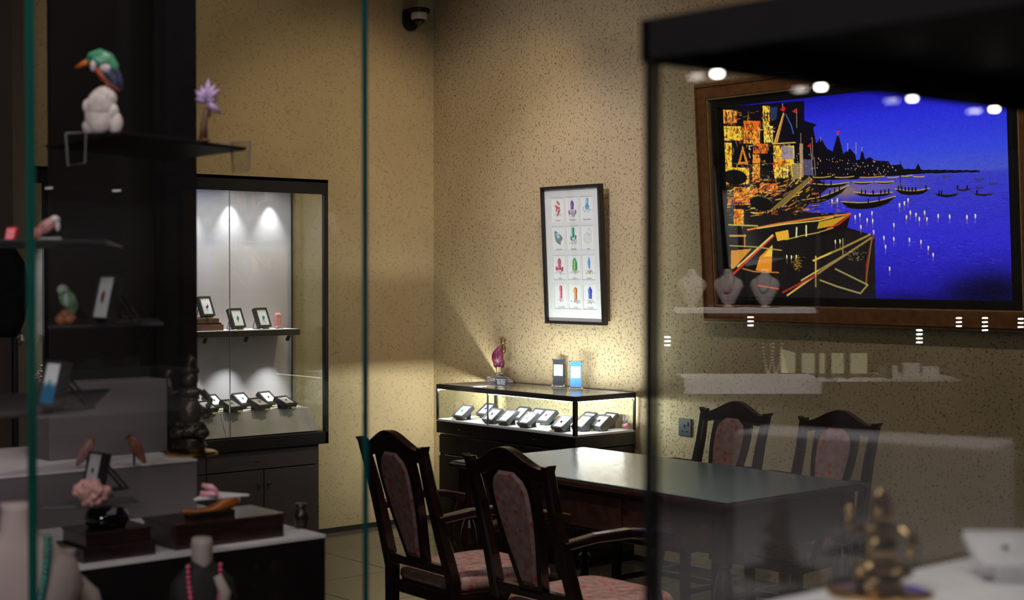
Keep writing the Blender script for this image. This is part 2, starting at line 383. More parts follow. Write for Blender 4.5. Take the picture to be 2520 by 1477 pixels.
class Raster:
    def __init__(s, w_, h_, bg=(255, 255, 255)):
        s.w, s.h = w_, h_; s.a = np.ones((h_, w_, 3))*np.array(bg, float)
        s.X, s.Y = np.meshgrid(np.arange(w_)+.5, np.arange(h_)+.5)
    def put(s, mask, col, al=1.0):
        m_ = (mask*al)[..., None] if mask.dtype != bool else (mask.astype(float)*al)[..., None]
        s.a = s.a*(1-m_)+np.array(col, float)*m_
    def poly(s, pts, col, al=1.0):
        xs = [p[0] for p in pts]; ys = [p[1] for p in pts]
        x0, x1 = max(0, int(min(xs))-1), min(s.w, int(max(xs))+2); y0, y1 = max(0, int(min(ys))-1), min(s.h, int(max(ys))+2)
        if x1 <= x0 or y1 <= y0: return
        X = s.X[y0:y1, x0:x1]; Y = s.Y[y0:y1, x0:x1]; ins = np.zeros(X.shape, bool); n = len(pts); j = n-1
        for i in range(n):
            xi, yi = pts[i]; xj, yj = pts[j]
            if yi != yj: ins ^= ((yi > Y) != (yj > Y)) & (X < (xj-xi)*(Y-yi)/(yj-yi)+xi)
            j = i
        sub = s.a[y0:y1, x0:x1]; m_ = ins[..., None]*al
        s.a[y0:y1, x0:x1] = sub*(1-m_)+np.array(col, float)*m_
    def line(s, pts, wd, col, al=1.0):
        for (xa, ya), (xb, yb) in zip(pts[:-1], pts[1:]):
            x0, x1 = max(0, int(min(xa, xb)-wd)-1), min(s.w, int(max(xa, xb)+wd)+2); y0, y1 = max(0, int(min(ya, yb)-wd)-1), min(s.h, int(max(ya, yb)+wd)+2)
            if x1 <= x0 or y1 <= y0: continue
            X = s.X[y0:y1, x0:x1]; Y = s.Y[y0:y1, x0:x1]; dx, dy = xb-xa, yb-ya; L2 = dx*dx+dy*dy+1e-9
            t = np.clip(((X-xa)*dx+(Y-ya)*dy)/L2, 0, 1); d = np.hypot(X-xa-t*dx, Y-ya-t*dy)
            m_ = (np.clip(wd/2-d+.5, 0, 1)*al)[..., None]; sub = s.a[y0:y1, x0:x1]
            s.a[y0:y1, x0:x1] = sub*(1-m_)+np.array(col, float)*m_
    def dot(s, x, y, rx, ry, col, al=1.0, soft=False):
        x0, x1 = max(0, int(x-2*rx)-1), min(s.w, int(x+2*rx)+2); y0, y1 = max(0, int(y-2*ry)-1), min(s.h, int(y+2*ry)+2)
        if x1 <= x0 or y1 <= y0: return
        q = ((s.X[y0:y1, x0:x1]-x)/rx)**2+((s.Y[y0:y1, x0:x1]-y)/ry)**2
        m_ = (np.exp(-q*1.2) if soft else (q < 1).astype(float))*al; m_ = m_[..., None]; sub = s.a[y0:y1, x0:x1]
        s.a[y0:y1, x0:x1] = sub*(1-m_)+np.array(col, float)*m_
    def mesh(s, name, P00, dX, dY, m, parent):
        """grid of w x h coloured points: P00 top-left, dX across, dY down (whole extents)"""
        P00, dX, dY = map(np.array, (P00, dX, dY))
        gx, gy = np.meshgrid(np.linspace(0, 1, s.w), np.linspace(0, 1, s.h))
        V = P00+gx[..., None]*dX+gy[..., None]*dY; V = V.reshape(-1, 3)
        i = np.arange(s.h*s.w).reshape(s.h, s.w)
        F = np.stack([i[:-1, :-1], i[1:, :-1], i[1:, 1:], i[:-1, 1:]], -1).reshape(-1, 4)
        me = bpy.data.meshes.new(name); me.vertices.add(len(V)); me.vertices.foreach_set('co', V.astype('f').ravel())
        me.loops.add(F.size); me.loops.foreach_set('vertex_index', F.astype('i').ravel())
        me.polygons.add(len(F)); me.polygons.foreach_set('loop_start', (np.arange(len(F))*4).astype('i'))
        me.update(calc_edges=True)
        ca = me.color_attributes.new('Col', 'FLOAT_COLOR', 'POINT')
        c = np.clip(s.a/255.0, 0, 1).reshape(-1, 3); c = np.where(c <= .04045, c/12.92, ((c+.055)/1.055)**2.4)
        ca.data.foreach_set('color', np.concatenate([c, np.ones((len(c), 1))], 1).astype('f').ravel())
        me.materials.append(M[m]); o = bpy.data.objects.new(name, me); C.objects.link(o); o.parent = parent
        return o

# ------------------------------------------------------------------ the room
WX, WY, ZC = 5.95, 7.75, 3.8
X0, Y0 = -6.0, -4.0
def bsh(name, m, dims): return struct(bx(name, m, dims))
bsh('wall_right', 'wall_rough', (WX, WX+.1, Y0, WY+.1, 0, ZC))
bsh('wall_left', 'wall_soft', (X0, WX, WY, WY+.1, 0, ZC))
bsh('wall_back', 'ceiling_paint', (X0, WX, Y0-.1, Y0, 0, ZC))
bsh('wall_side', 'ceiling_paint', (X0-.1, X0, Y0, WY, 0, ZC))
bsh('ceiling', 'ceiling_paint', (X0, WX, Y0, WY, ZC, ZC+.1))
bsh('baseboard_left', 'skirt', (X0, WX-.012, WY-.012, WY, 0, .03))
bsh('baseboard_right', 'skirt', (WX-.012, WX, Y0, WY, 0, .03))
mat('floor_base', (.03, .028, .025), .4, 0, .5, .1, 5)
mat('tile', (.095, .085, .062), .16, 0, .6, .22, 2.5)
fl = bsh('floor', 'floor_base', (X0, WX, Y0, WY, -.1, -.010))
t0 = MB().box(-.2985, .2985, -.2985, .2985, -.010, 0, ch=.002).build('tile', 'tile', fl)
first = True
for i in range(15):
    for j in range(10):
        c_ = t0 if first else t0.copy()
        if not first: C.objects.link(c_)
        first = False
        c_.location = (1.75+.6*(i-2) if False else WX-.3-.6*j, WY-.3-.6*i, 0)

# ------------------------------------------------------------------ gem boxes
def gem_box(label, gem, loc, rz=0, theta=28, w_=.085, h_=.1, t_=.028, gs=.009, tagp=1, group=None, m='box_black', padm='white_pad', gshape='round'):
    r = thing('gem_box', label, 'gem box', loc, rz, group)
    th = math.radians(theta); y0 = -h_/2*math.cos(th)
    Mx = Matrix.Translation((0, y0, .004)) @ Matrix.Rotation(th, 4, 'X')
    b = MB(); rim = .0105 if w_ > .08 else w_*.08
    b.box(-w_/2, w_/2, 0, h_, 0, t_*.72, Mx)
    for d in ((-w_/2, w_/2, 0, rim), (-w_/2, w_/2, h_-rim, h_), (-w_/2, -w_/2+rim, rim, h_-rim), (w_/2-rim, w_/2, rim, h_-rim)):
        b.box(*d, t_*.72, t_, Mx)
    b.build('case', m, r, bevel=.0015)
    MB().box(-w_/2+rim, w_/2-rim, rim, h_-rim, t_*.72, t_*.86, Mx).build('pad', padm, r, bevel=.002)
    g = MB(); s_ = gs
    prof = [(s_*.15, 0), (s_, s_*.45), (s_*.95, s_*.6), (s_*.5, s_*.85)]
    sc = {'round': (1, 1), 'drop': (.75, 1.35), 'long': (.45, 1.9), 'oval': (.8, 1.2)}[gshape]
    g.lathe(prof, 8, Mx @ Matrix.Translation((0, h_/2, t_*.86)) @ Matrix.Diagonal((sc[0], sc[1], 1, 1)))
    g.build('gem', gem, r)
    s = MB()
    if theta > 45:
        for x in (-w_*.36, w_*.36):
            s.tube([(x, y0-.012, .012), (x, y0-.012, .004), (x, y0+.02, .003), (x*.6, y0+.06, .003)], .0022, 6)
            top = Mx @ Vector((x*.6, h_*.75, 0)); s.tube([(x*.6, y0+.06, .003), tuple(top)], .0022, 6)
    else:
        top = Mx @ Vector((0, h_*.9, 0))
        s.box(-w_*.3, w_*.3, y0-.006, y0+.004, 0, .012); s.box(-w_*.2, w_*.2, top.y-.006, top.y, 0, max(.004, top.z))
        s.box(-w_*.2, w_*.2, y0, top.y, 0, .003)
    s.build('stand', m, r)
    if tagp:
        tg = MB(); tx = Matrix.Translation((w_*.12 if tagp > 0 else -w_*.3, y0-.022, .001)) @ Matrix.Rotation(math.radians(38), 4, 'X')
        tg.box(-.02, .02, 0, .014, 0, .0015, tx); tg.box(-.02, .02, .006, .010, -.008, 0.0, tx)
        tg.build('name_tag', 'tag_gold', r)
    return r

# ------------------------------------------------------------------ counter display case against the right wall
CX0, CX1, CY0, CY1 = 5.47, 5.93, 5.885, 7.10
ZT, ZB = .938, .725
def counter_case():
    c = thing('counter_showcase', 'black framed glass counter showcase lit inside, against the textured wall', 'showcase', (0, 0, 0))
    f = MB(); t = .024
    for y in (CY0, CY1-t): f.box(CX0, CX1, y, y+t, ZT-.028, ZT)
    f.box(CX0, CX0+t, CY0+t, CY1-t, ZT-.028, ZT); f.box(CX1-t*.6, CX1, CY0+t, CY1-t, ZT-.028, ZT)
    f.build('top_frame', 'black_lacquer', c, bevel=.001)
    for x, y in ((CX0, CY0), (CX1-.012, CY0), (CX0, CY1-.012), (CX1-.012, CY1-.012)):
        w_ = .020 if (x, y) == (CX0, CY0) else .012
        bx('corner_post', 'black_lacquer', (x, x+w_, y, y+w_, ZB, ZT-.028), c)
    for y in (6.62,):
        bx('divider', 'steel', (CX0+.004, CX0+.010, y, y+.012, ZB+.006, ZT-.028), c)
    bx('case_floor', 'case_floor', (CX0+.004, CX1-.004, CY0+.004, CY1-.004, ZB-.005, ZB+.006), c)
    for nm, d in (('front_glass', (CX0+.012, CX0+.015, CY0+.02, CY1-.012, ZB, ZT-.028)), ('side_glass', (CX0+.02, CX1-.012, CY0+.008, CY0+.011, ZB, ZT-.028)),
              ('side_glass', (CX0+.012, CX1-.012, CY1-.011, CY1-.008, ZB, ZT-.028)), ('back_glass', (CX1-.007, CX1-.004, CY0+.012, CY1-.012, ZB, ZT-.028))):
        bx(nm, 'case_glass', d, c)
    bx('top_glass', 'case_glass', (CX0+t, CX1-t*.6, CY0+t, CY1-t, ZT-.008, ZT-.002), c)
    bx('light_strip', 'led_glow', (CX0+t, CX0+t+.006, CY0+.03, 6.60, ZT-.034, ZT-.024), c)
    bx('light_strip', 'led_glow', (CX0+.03, CX1-.02, CY0+t, CY0+t+.005, ZT-.034, ZT-.026), c)
    # cabinet body
    b = MB(); b.box(CX0, CX1, CY0, CY1, ZB-.075, ZB-.005); b.build('base_tray', 'black_lacquer', c, bevel=.002)
    bx('body', 'black_lacquer', (CX0+.02, CX1, CY0+.012, CY1-.012, .06, ZB-.082), c)
    bx('plinth', 'black_metal', (CX0+.05, CX1, CY0+.03, CY1-.03, 0, .06), c)
    yw = (CY1-CY0-.05)/2
    for k in range(2):
        ya = CY0+.02+k*(yw+.01)
        d = bx('drawer', 'black_lacquer', (CX0+.006, CX0+.02, ya, ya+yw, ZB-.19, ZB-.090), c, bevel=.002)
        bx('handle', 'steel', (CX0+.002, CX0+.007, ya+yw*.1, ya+yw*.9, ZB-.205, ZB-.200), c)
        dd = bx('door', 'black_lacquer', (CX0+.006, CX0+.02, ya, ya+yw, .08, ZB-.21), c, bevel=.002)
        yy = CY0+.02+(.30 if k == 0 else .96)
        bx('lock_plate', 'steel', (CX0-.002, CX0+.001, yy, yy+.03, ZB-.045, ZB-.041), c)
    return c
counter_case()
lamp('AREA', 'case_strip_light', (CX0+.040, 6.22, ZT-.040), (CX1, 6.22, .87), 10, (.95, .98, 1.0), .66, sy=.012)
lamp('AREA', 'case_strip_light', (CX0+.035, 6.85, ZT-.036), (CX1, 6.85, .66), 2.2, (.95, .98, 1.0), .4, sy=.012)
lamp('AREA', 'case_strip_up', (CX0+.045, 6.35, ZT-.03), (CX1+.4, 6.35, 2.2), 1.8, (1.0, .95, .84), .6, sy=.01)
lamp('AREA', 'case_end_light', ((CX0+CX1)/2, CY1-.06, ZT-.036), ((CX0+CX1)/2, WY, .72), 6.5, (1.0, .97, .86), .38, sy=.01)
lamp('AREA', 'case_end_light', ((CX0+CX1)/2, CY0+.06, ZT-.036), ((CX0+CX1)/2, CY0-1, .55), .7, (1.0, .97, .86), .38, sy=.01)

CB = [  # px, base py, gem, shape, tag, label
    (1143, 1026, 'gem_green', 'drop', -1, 'black gem box with a green drop stone, leftmost in the lit counter case'),
    (1200, 1016, 'gem_blue', 'round', -1, 'black gem box half hidden behind the blue stone box in the counter case'),
    (1216, 1029, 'gem_blue', 'drop', 0, 'black gem box with a dark blue stone, third from the left in the counter case'),
    (1252, 1040, 'white_pad', 'round', 0, 'empty looking white padded gem box just right of the steel divider'),
    (1283, 1022, 'gem_red', 'round', 1, 'gem box with a pale red stone at the back, right of the steel divider'),
    (1322, 1027, 'gem_red', 'round', 0, 'gem box with a pink red stone, behind the grey stone box'),
    (1303, 1047, 'gem_grey', 'oval', 0, 'gem box with a small grey stone near the front of the counter case'),
    (1349, 1038, 'gem_red', 'drop', -1, 'gem box with a dark red stone and gold tag, left of the corner post'),
    (1387, 1050, 'gem_dark', 'round', -1, 'gem box with a tiny dark stone touching the corner post on its left'),
    (1447, 1044, 'gem_yellow', 'round', 0, 'gem box with a faint yellow stone at the back, right of the corner post'),
    (1437, 1060, 'gem_yellow', 'long', 0, 'gem box with a long yellow stone, just right of the corner post'),
    (1502, 1042, 'white_pad', 'round', 0, 'white padded gem box behind the dark stone box at the case end'),
    (1480, 1056, 'gem_dark', 'oval', -1, 'gem box with a grey black stone and gold tag, rightmost in the case'),
]
for px, py, g, sh, tg, lb in CB:
    x = 5.555 if py-.09*(px-1143) > 1022 - 0 and lb.find('behind') < 0 and lb.find('at the back') < 0 and lb.find('half hidden') < 0 else 5.735
    x = {1447: 5.80, 1437: 5.66, 1502: 5.868, 1480: 5.745}.get(px, x)
    y = float(atx({1502: 1498}.get(px, px), 1000, x)[1])
    gem_box(lb, g, (x, y, ZB+.0065), -math.pi/2+random.uniform(-.05, .05), 36, .096, .104, .027, .009, tg, 'gem boxes in the counter case', m='box_grey', gshape=sh)
p = atz(1530, 1052, ZB+.006)
o = thing('crystal_ornament', 'pink and clear crystal ornament at the right end of the counter case', 'ornament', (5.885, 5.922, ZB+.0065))
b = MB()
for k in range(9):
    a = random.uniform(0, 6.28); b.ell((.014*math.cos(a), .014*math.sin(a), .013+random.uniform(0, .02)), (.011, .011, .012), 7, 4, jit=.15)
b.build('base_cluster', 'pink_stone', o)
b = MB()
for k in range(7):
    a = random.uniform(0, 6.28); l = random.uniform(.04, .075)
    b.tube([(0, 0, .02), (.018*math.cos(a), .018*math.sin(a), .02+l)], [.006, .001], 5)
b.build('crystal_sprig', 'clear_crystal', o)

# rooster on the counter case
p = atz(1231, 941, ZT); 
ro = thing('rooster_figurine', 'ruby red rooster with antique crest standing on a dark rock base', 'figurine', (p[0]-.0, p[1], ZT), math.radians(-50))
S = 8.75/FPX   # metres per pixel there; local +x = picture right, -y = toward camera
b = MB()
b.prism([(-35*S, 0), (-36*S, 8*S), (-31*S, 17*S), (-12*S, 16*S), (0, 20*S), (12*S, 16*S), (24*S, 15*S), (36*S, 6*S), (38*S, 0)], -.035, .03, 'y')
b.build('rock_base', 'smoky_rock', ro, bevel=.004)
b = MB(); b.ell((-12*S, -.025, 8*S), (.02, .014, .018), 8, 5, jit=.15); b.ell((0, 0, 22*S), (.026, .02, .010), 8, 5, jit=.15); b.build('clear_rock', 'clear_crystal', ro)
b = MB()
rs = []
prof = [(-4, 39, 3, 2), (-6, 44, 9, 7), (-6, 52, 13, 10), (-7, 60, 15.5, 11), (-7, 70, 15, 11), (-6, 78, 12.5, 9), (-2, 86, 9, 7), (2, 92, 5.5, 4.5), (4, 96, 3, 3), (5, 98, 1.5, 1.5)]
for cx, z, rx, ry in prof: rs.append([((cx+rx*math.cos(2*math.pi*j/14))*S, ry*S*math.sin(2*math.pi*j/14), z*S) for j in range(14)])
b.rings(rs)
b.ell((-12*S, 0, 50*S), (6.5*S, 8*S, 13*S), 10, 6); b.ell((5*S, 0, 49*S), (6.5*S, 8*S, 13*S), 10, 6)
b.build('body', 'ruby', ro, smooth=True)
b = MB()
for x in (-10, 3):
    b.tube([(x*S, 0, 22*S), (x*S, 0, 42*S)], 1.1*S, 6)
    for a in (-.7, 0, .7): b.tube([(x*S, 0, 23*S), (x*S+5*S*math.sin(a), -5*S*math.cos(a), 22*S)], .7*S, 5)
b.build('legs', 'antique_silver', ro)
b = MB(); b.ell((7*S, 0, 104*S), (7*S, 5*S, 9*S), 10, 6); b.ell((10*S, -.008, 84*S), (6*S, 5*S, 11*S), 8, 5); b.tube([(9*S, 0, 92*S), (9*S, -.03, 88*S)], [2*S, .3*S], 6)
b.build('head', 'antique_silver', ro, smooth=True)
b = MB()
for k in range(9):
    a = math.radians(-60+k*26); b.tube([(6*S+5*S*math.sin(a), 0, 106*S+5*S*math.cos(a)), (6*S+12*S*math.sin(a), 0, 106*S+14*S*math.cos(a))], [1.4*S, .5*S], 5)
b.build('comb', 'antique_silver', ro)
p2 = atz(1235, 949, ZT)
pq = thing('caption_plaque', 'small clear block with a black plaque of white writing, before the rooster', 'sign', (p2[0], p2[1], ZT), math.radians(-62))
bx('block', 'acrylic', (-.042, .042, -.010, .012, 0, .048), pq, bevel=.001)
bx('plate', 'plaque_black', (-.036, .036, -.0125, -.0105, .002, .046), pq)
for i, s_ in enumerate(('Ruby Rooster on', 'Clear Quartz', 'Adorned with', 'Silver Plating')):
    text('lettering', s_, .0092, 'letter_white', pq, Matrix.Translation((0, -.0130, .0365-i*.0088)) @ Matrix.Rotation(math.pi/2, 4, 'X'))
for x in (-.034, .034):
    for z in (.005, .043): MB().tube([(x, -.0125, z), (x, -.0145, z)], .0024, 8).build('stud', 'chrome', pq)

def stand_sign(px, py, m, label):
    p = atz(px, py, ZT)
    s = thing('acrylic_sign', label, 'sign', (p[0], p[1], ZT), math.radians(-62), 'acrylic signs on the counter case')
    bx('holder', 'acrylic', (-.040, .040, -.004, .010, 0, .162), s, bevel=.001)
    bx('foot', 'acrylic', (-.040, .040, -.02, .03, 0, .004), s)
    bx('panel', m, (-.033, .033, -.0065, -.0045, .010, .157), s)
    MB().box(-.028, .028, -.0080, -.0066, .062, .128).build('white_label', 'letter_white', s, bevel=.002)
    for x in (-.036, .036):
        for z in (.006, .156): MB().tube([(x, -.004, z), (x, -.010, z)], .0028, 8).build('stud', 'chrome', s)
stand_sign(1375, 951, 'sign_black', 'clear acrylic stand with a dark grey panel and blank white label')
stand_sign(1418, 957, 'sign_blue', 'clear acrylic stand with a bright blue panel and blank white label')

# ------------------------------------------------------------------ framed gem print, tilted forward
LEAN = math.radians(2.9)
PW, PH = .50, .80
def hang(name, label, cat, yleft, zbot, lean, xwall):
    """local frame: x = picture right (towards -Y world), y = out of the wall (-X world), z up"""
    r = thing(name, label, cat, (xwall, yleft, zbot), 0)
    R = Matrix(((0, -1, 0), (-1, 0, 0), (0, 0, 1))).to_4x4()
    r.matrix_world = Matrix.Translation((xwall, yleft, zbot)) @ R @ Matrix.Rotation(-lean, 4, 'X')
    return r
def hang2(name, label, cat, yleft, zbot, lean, xwall):
    # right-handed frame: x right (-Y world), y into the wall (+X world), z up
    r = thing(name, label, cat, (xwall, yleft, zbot), -math.pi/2)
    r.rotation_euler = (Matrix.Rotation(-math.pi/2, 4, 'Z') @ Matrix.Rotation(lean, 4, 'X')).to_euler()
    return r
gp = hang2('framed_gem_print', 'tall black framed print of twelve gemstone drawings on the textured wall', 'picture', 6.605, 1.305, LEAN, 5.93)
fr = MB(); t = .018; d0, d1 = -.035, 0
for d in ((0, PW, 0, t), (0, PW, PH-t, PH)): fr.box(d[0], d[1], d0, d1, d[2], d[3])
for d in ((0, t), (PW-t, PW)): fr.box(d[0], d[1], d0, d1, t, PH-t)
fr.build('frame', 'black_lacquer', gp, bevel=.0015)
bx('backing', 'mat_board', (t, PW-t, -.010, -.004, t, PH-t), gp)
cols = [(.145, .355), (.390, .600), (.635, .845)]
rows = [(.082, .262), (.290, .472), (.500, .682), (.712, .892)]
mb_ = MB()
ys = sorted([t]+[PH*(1-v) for r in rows for v in r]+[PH-t]); xs = sorted([t]+[PW*v for c in cols for v in c]+[PW-t])
for i in range(len(ys)-1):
    if i % 2 == 0: mb_.box(t, PW-t, -.016, -.012, ys[i], ys[i+1])
    else:
        for j in range(0, len(xs)-1, 2): mb_.box(xs[j], xs[j+1], -.016, -.012, ys[i], ys[i+1])
mb_.build('mat_board', 'mat_board', gp)
def gem_art(k):
    W_, H_ = 54, 72; r = Raster(W_, H_, (240, 240, 243)); R_ = random.Random(k)
    def crystal(cx, top, bot, hw, col, tip=.35, lean=0):
        h = bot-top; y1 = top+h*tip
        dk = tuple(c*.55 for c in col); lt = tuple(min(255, c*1.0+60) for c in col)
        r.poly([(cx+lean, top), (cx+hw+lean*.7, y1), (cx+hw*.8, bot), (cx-hw*.8, bot), (cx-hw+lean*.7, y1)], col)
        r.poly([(cx+lean, top), (cx+hw+lean*.7, y1), (cx+hw*.8, bot), (cx+hw*.25, bot), (cx+hw*.3, y1)], dk, .6)
        r.poly([(cx-hw*.6, y1), (cx-hw*.1, y1), (cx-hw*.1, bot-4), (cx-hw*.5, bot-4)], lt, .8)
    def rock(cx, y, w_, h_, col):
        for i in range(46):
            x = cx+R_.gauss(0, w_*.4); yy = y+R_.uniform(-h_/2, h_/2); c = tuple(v*R_.uniform(.7, 1.25) for v in col)
            r.line([(x, yy), (x+R_.uniform(-5, 5), yy+R_.uniform(-1, 5))], 1.1, c, .75)
    if k == 0:
        rock(28, 46, 22, 12, (170, 175, 180))
        for x, y in ((26, 14), (32, 19), (19, 25), (24, 30), (31, 30), (21, 36), (33, 37), (29, 41), (22, 27), (27, 47)):
            r.dot(x, y, 4.4, 4, (190, 45, 70)); r.dot(x-1, y-1, 1.8, 1.6, (240, 150, 160)); r.line([(x+2, y-2), (x+3, y+3)], 1, (110, 15, 40))
    elif k == 1:
        crystal(27, 9, 36, 7, (120, 90, 175)); crystal(16, 36, 50, 4, (140, 110, 185), .5, -3); crystal(38, 36, 50, 4, (140, 110, 185), .5, 3); r.poly([(18, 38), (36, 38), (33, 50), (21, 50)], (195, 175, 220)); rock(27, 50, 16, 9, (165, 150, 140))
    elif k == 2:
        crystal(28, 6, 30, 6, (130, 190, 240), .05); r.dot(28, 30, 8, 9, (60, 150, 205), .8); rock(28, 38, 24, 16, (110, 170, 205))
    elif k == 3:
        r.poly([(8, 16), (15, 14), (38, 28), (43, 35), (35, 44), (33, 54), (24, 50), (14, 44), (9, 30)], (115, 145, 158)); r.poly([(15, 20), (28, 22), (31, 34), (20, 34)], (195, 222, 235))
        for i in range(40): x = R_.uniform(11, 39); y = R_.uniform(22, 50); r.line([(x, y), (x+3, y+2)], 1, (60, 85, 95), .6 if abs(x-25)+abs(y-33) < 18 else 0)
    elif k == 4:
        rock(28, 44, 20, 14, (165, 172, 172)); crystal(27, 6, 34, 5.5, (35, 165, 145), .06); crystal(19, 28, 41, 3.5, (35, 150, 125), .3, -1); crystal(36, 25, 39, 3.5, (35, 150, 125), .3, 1)
    elif k == 5:
        for a in range(0, 340, 12):
            q = math.radians(a); q2 = math.radians(a+12)
            r.line([(26+15*math.cos(q), 36+14*math.sin(q)), (26+15*math.cos(q2), 36+14*math.sin(q2))], 1.3, (190, 192, 180))
        r.dot(26, 36, 13, 12, (228, 230, 226)); r.line([(40, 30), (40, 18), (34, 9), (30, 12), (27, 24), (20, 28)], 1.4, (185, 190, 190)); r.dot(31, 27, 4, 5, (210, 212, 214))
    elif k == 6:
        rock(28, 48, 22, 12, (150, 155, 190)); crystal(25, 9, 42, 7, (190, 50, 90), .2); crystal(14, 32, 44, 5, (195, 60, 95), .3, -2); crystal(35, 33, 46, 5, (195, 60, 95), .3, 2)
        for i in range(14): y = 13+i*2; r.line([(19, y), (30, y-2)], .8, (240, 170, 190), .6)
    elif k == 7:
        rock(28, 45, 28, 11, (150, 130, 105)); r.poly([(19, 42), (20, 20), (26, 9), (33, 10), (39, 22), (39, 42)], (75, 165, 100)); r.poly([(24, 40), (26, 18), (31, 14), (30, 40)], (185, 225, 130)); r.poly([(34, 40), (33, 16), (37, 24), (38, 40)], (40, 120, 80))
    elif k == 8:
        rock(29, 47, 20, 9, (150, 125, 95)); r.poly([(28, 5), (33, 20), (32, 34), (28, 42), (24, 34), (22, 20)], (75, 130, 215))
        for i in range(12): y = 9+i*2.6; r.line([(23, y), (33, y-2)], 1, (190, 215, 245), .7)
        r.line([(31, 14), (31, 36)], 1.2, (30, 70, 170))
    elif k == 9:
        r.line([(22, 38), (25, 50), (28, 40), (34, 26)], 1.0, (200, 195, 215)); crystal(27, 5, 40, 6, (225, 80, 110), .05); r.line([(24, 8), (24, 36)], 2, (250, 190, 195)); rock(27, 45, 12, 9, (215, 175, 190))
    elif k == 10:
        rock(30, 48, 20, 8, (120, 122, 128)); crystal(28, 9, 44, 7, (222, 130, 60), .12); r.line([(26, 15), (26, 40)], 2, (252, 210, 160))
    else:
        rock(28, 47, 24, 10, (135, 120, 110)); crystal(28, 6, 41, 8, (55, 80, 200), .3)
    return r
names = ('Garnet', 'Amethyst', 'Aquamarine', 'Diamond', 'Emerald', 'Pearl', 'Ruby', 'Peridot', 'Sapphire', 'Tourmaline', 'Topaz', 'Tanzanite')
months = ('JAN', 'FEB', 'MAR', 'APR', 'MAY', 'JUN', 'JUL', 'AUG', 'SEP', 'OCT', 'NOV', 'DEC')
mat('ink_grey', (.18, .18, .20), .7)
k = 0
for v0, v1 in rows:
    for u0, u1 in cols:
        x0, x1, z0, z1 = PW*u0, PW*u1, PH*(1-v1), PH*(1-v0)
        cd = gem_art(k).mesh('gem_card', (x0-.002, -.0115, z1+.002), (x1-x0+.004, 0, 0), (0, 0, -(z1-z0+.004)), 'card_print', gp)
        text('caption', '- '+names[k]+' -', .0125, 'ink_grey', cd, Matrix.Translation(((x0+x1)/2, -.0118, z0+.012)) @ Matrix.Rotation(math.pi/2, 4, 'X'), .0002)
        k += 1
bx('glazing', 'case_glass', (t, PW-t, -.022, -.020, t, PH-t), gp)

# ------------------------------------------------------------------ big picture in a wooden frame, glow added to its colours
L2 = math.radians(3.8)
BW, BH = 1.945, 1.245
yl, zb, xw = 5.347, 1.345, 5.935
bp_ = hang2('night_river_picture', 'large wood framed picture of a blue night river with golden buildings and boats', 'picture', yl, zb, L2, xw)
def ring(name, m, o_, i_, d0, d1, par):
    b = MB()
    b.box(o_, BW-o_, d0, d1, o_, i_); b.box(o_, BW-o_, d0, d1, BH-i_, BH-o_)
    b.box(o_, i_, d0, d1, i_, BH-i_); b.box(BW-i_, BW-o_, d0, d1, i_, BH-i_)
    return b.build(name, m, par, bevel=.003)
ring('wood_frame', 'oak_frame', .012, .085, -.055, 0, bp_)
ring('outer_moulding', 'gold_edge', 0, .012, -.045, 0, bp_)
ring('moulding_bead', 'oak_frame', .016, .026, -.064, -.055, bp_)
ring('inner_moulding', 'gold_edge', .085, .094, -.050, -.006, bp_)
ring('black_liner', 'black_metal', .094, .135, -.030, -.006, bp_)
PX0, PX1, PZ0, PZ1 = .165, BW-.165, .125, BH-.130
bx('black_surround', 'black_metal', (.094, BW-.094, -.010, 0, .094, BH-.094), bp_)
RW, RH = 680, 410
ras = Raster(RW, RH, (30, 30, 190))
Rm = (Matrix.Rotation(-math.pi/2, 4, 'Z') @ Matrix.Rotation(L2, 4, 'X')).to_3x3()
ex, ez, en = (np.array(Rm @ Vector(v)) for v in ((1, 0, 0), (0, 0, 1), (0, 1, 0)))
org = np.array([xw, yl, zb])+en*(-.011)
def c4(x, y):   # traced point of the photograph -> texel on the picture plane
    px, py = 1660+x/2.051, 100+y/2.051
    d = ray(px, py); tt = np.dot(org-O, en)/np.dot(d, en); q = O+d*tt-org
    return ((np.dot(q, ex)-PX0)/(PX1-PX0)*RW, (1-(np.dot(q, ez)-PZ0)/(PZ1-PZ0))*RH)
def cp(pts): return [c4(*p) for p in pts]
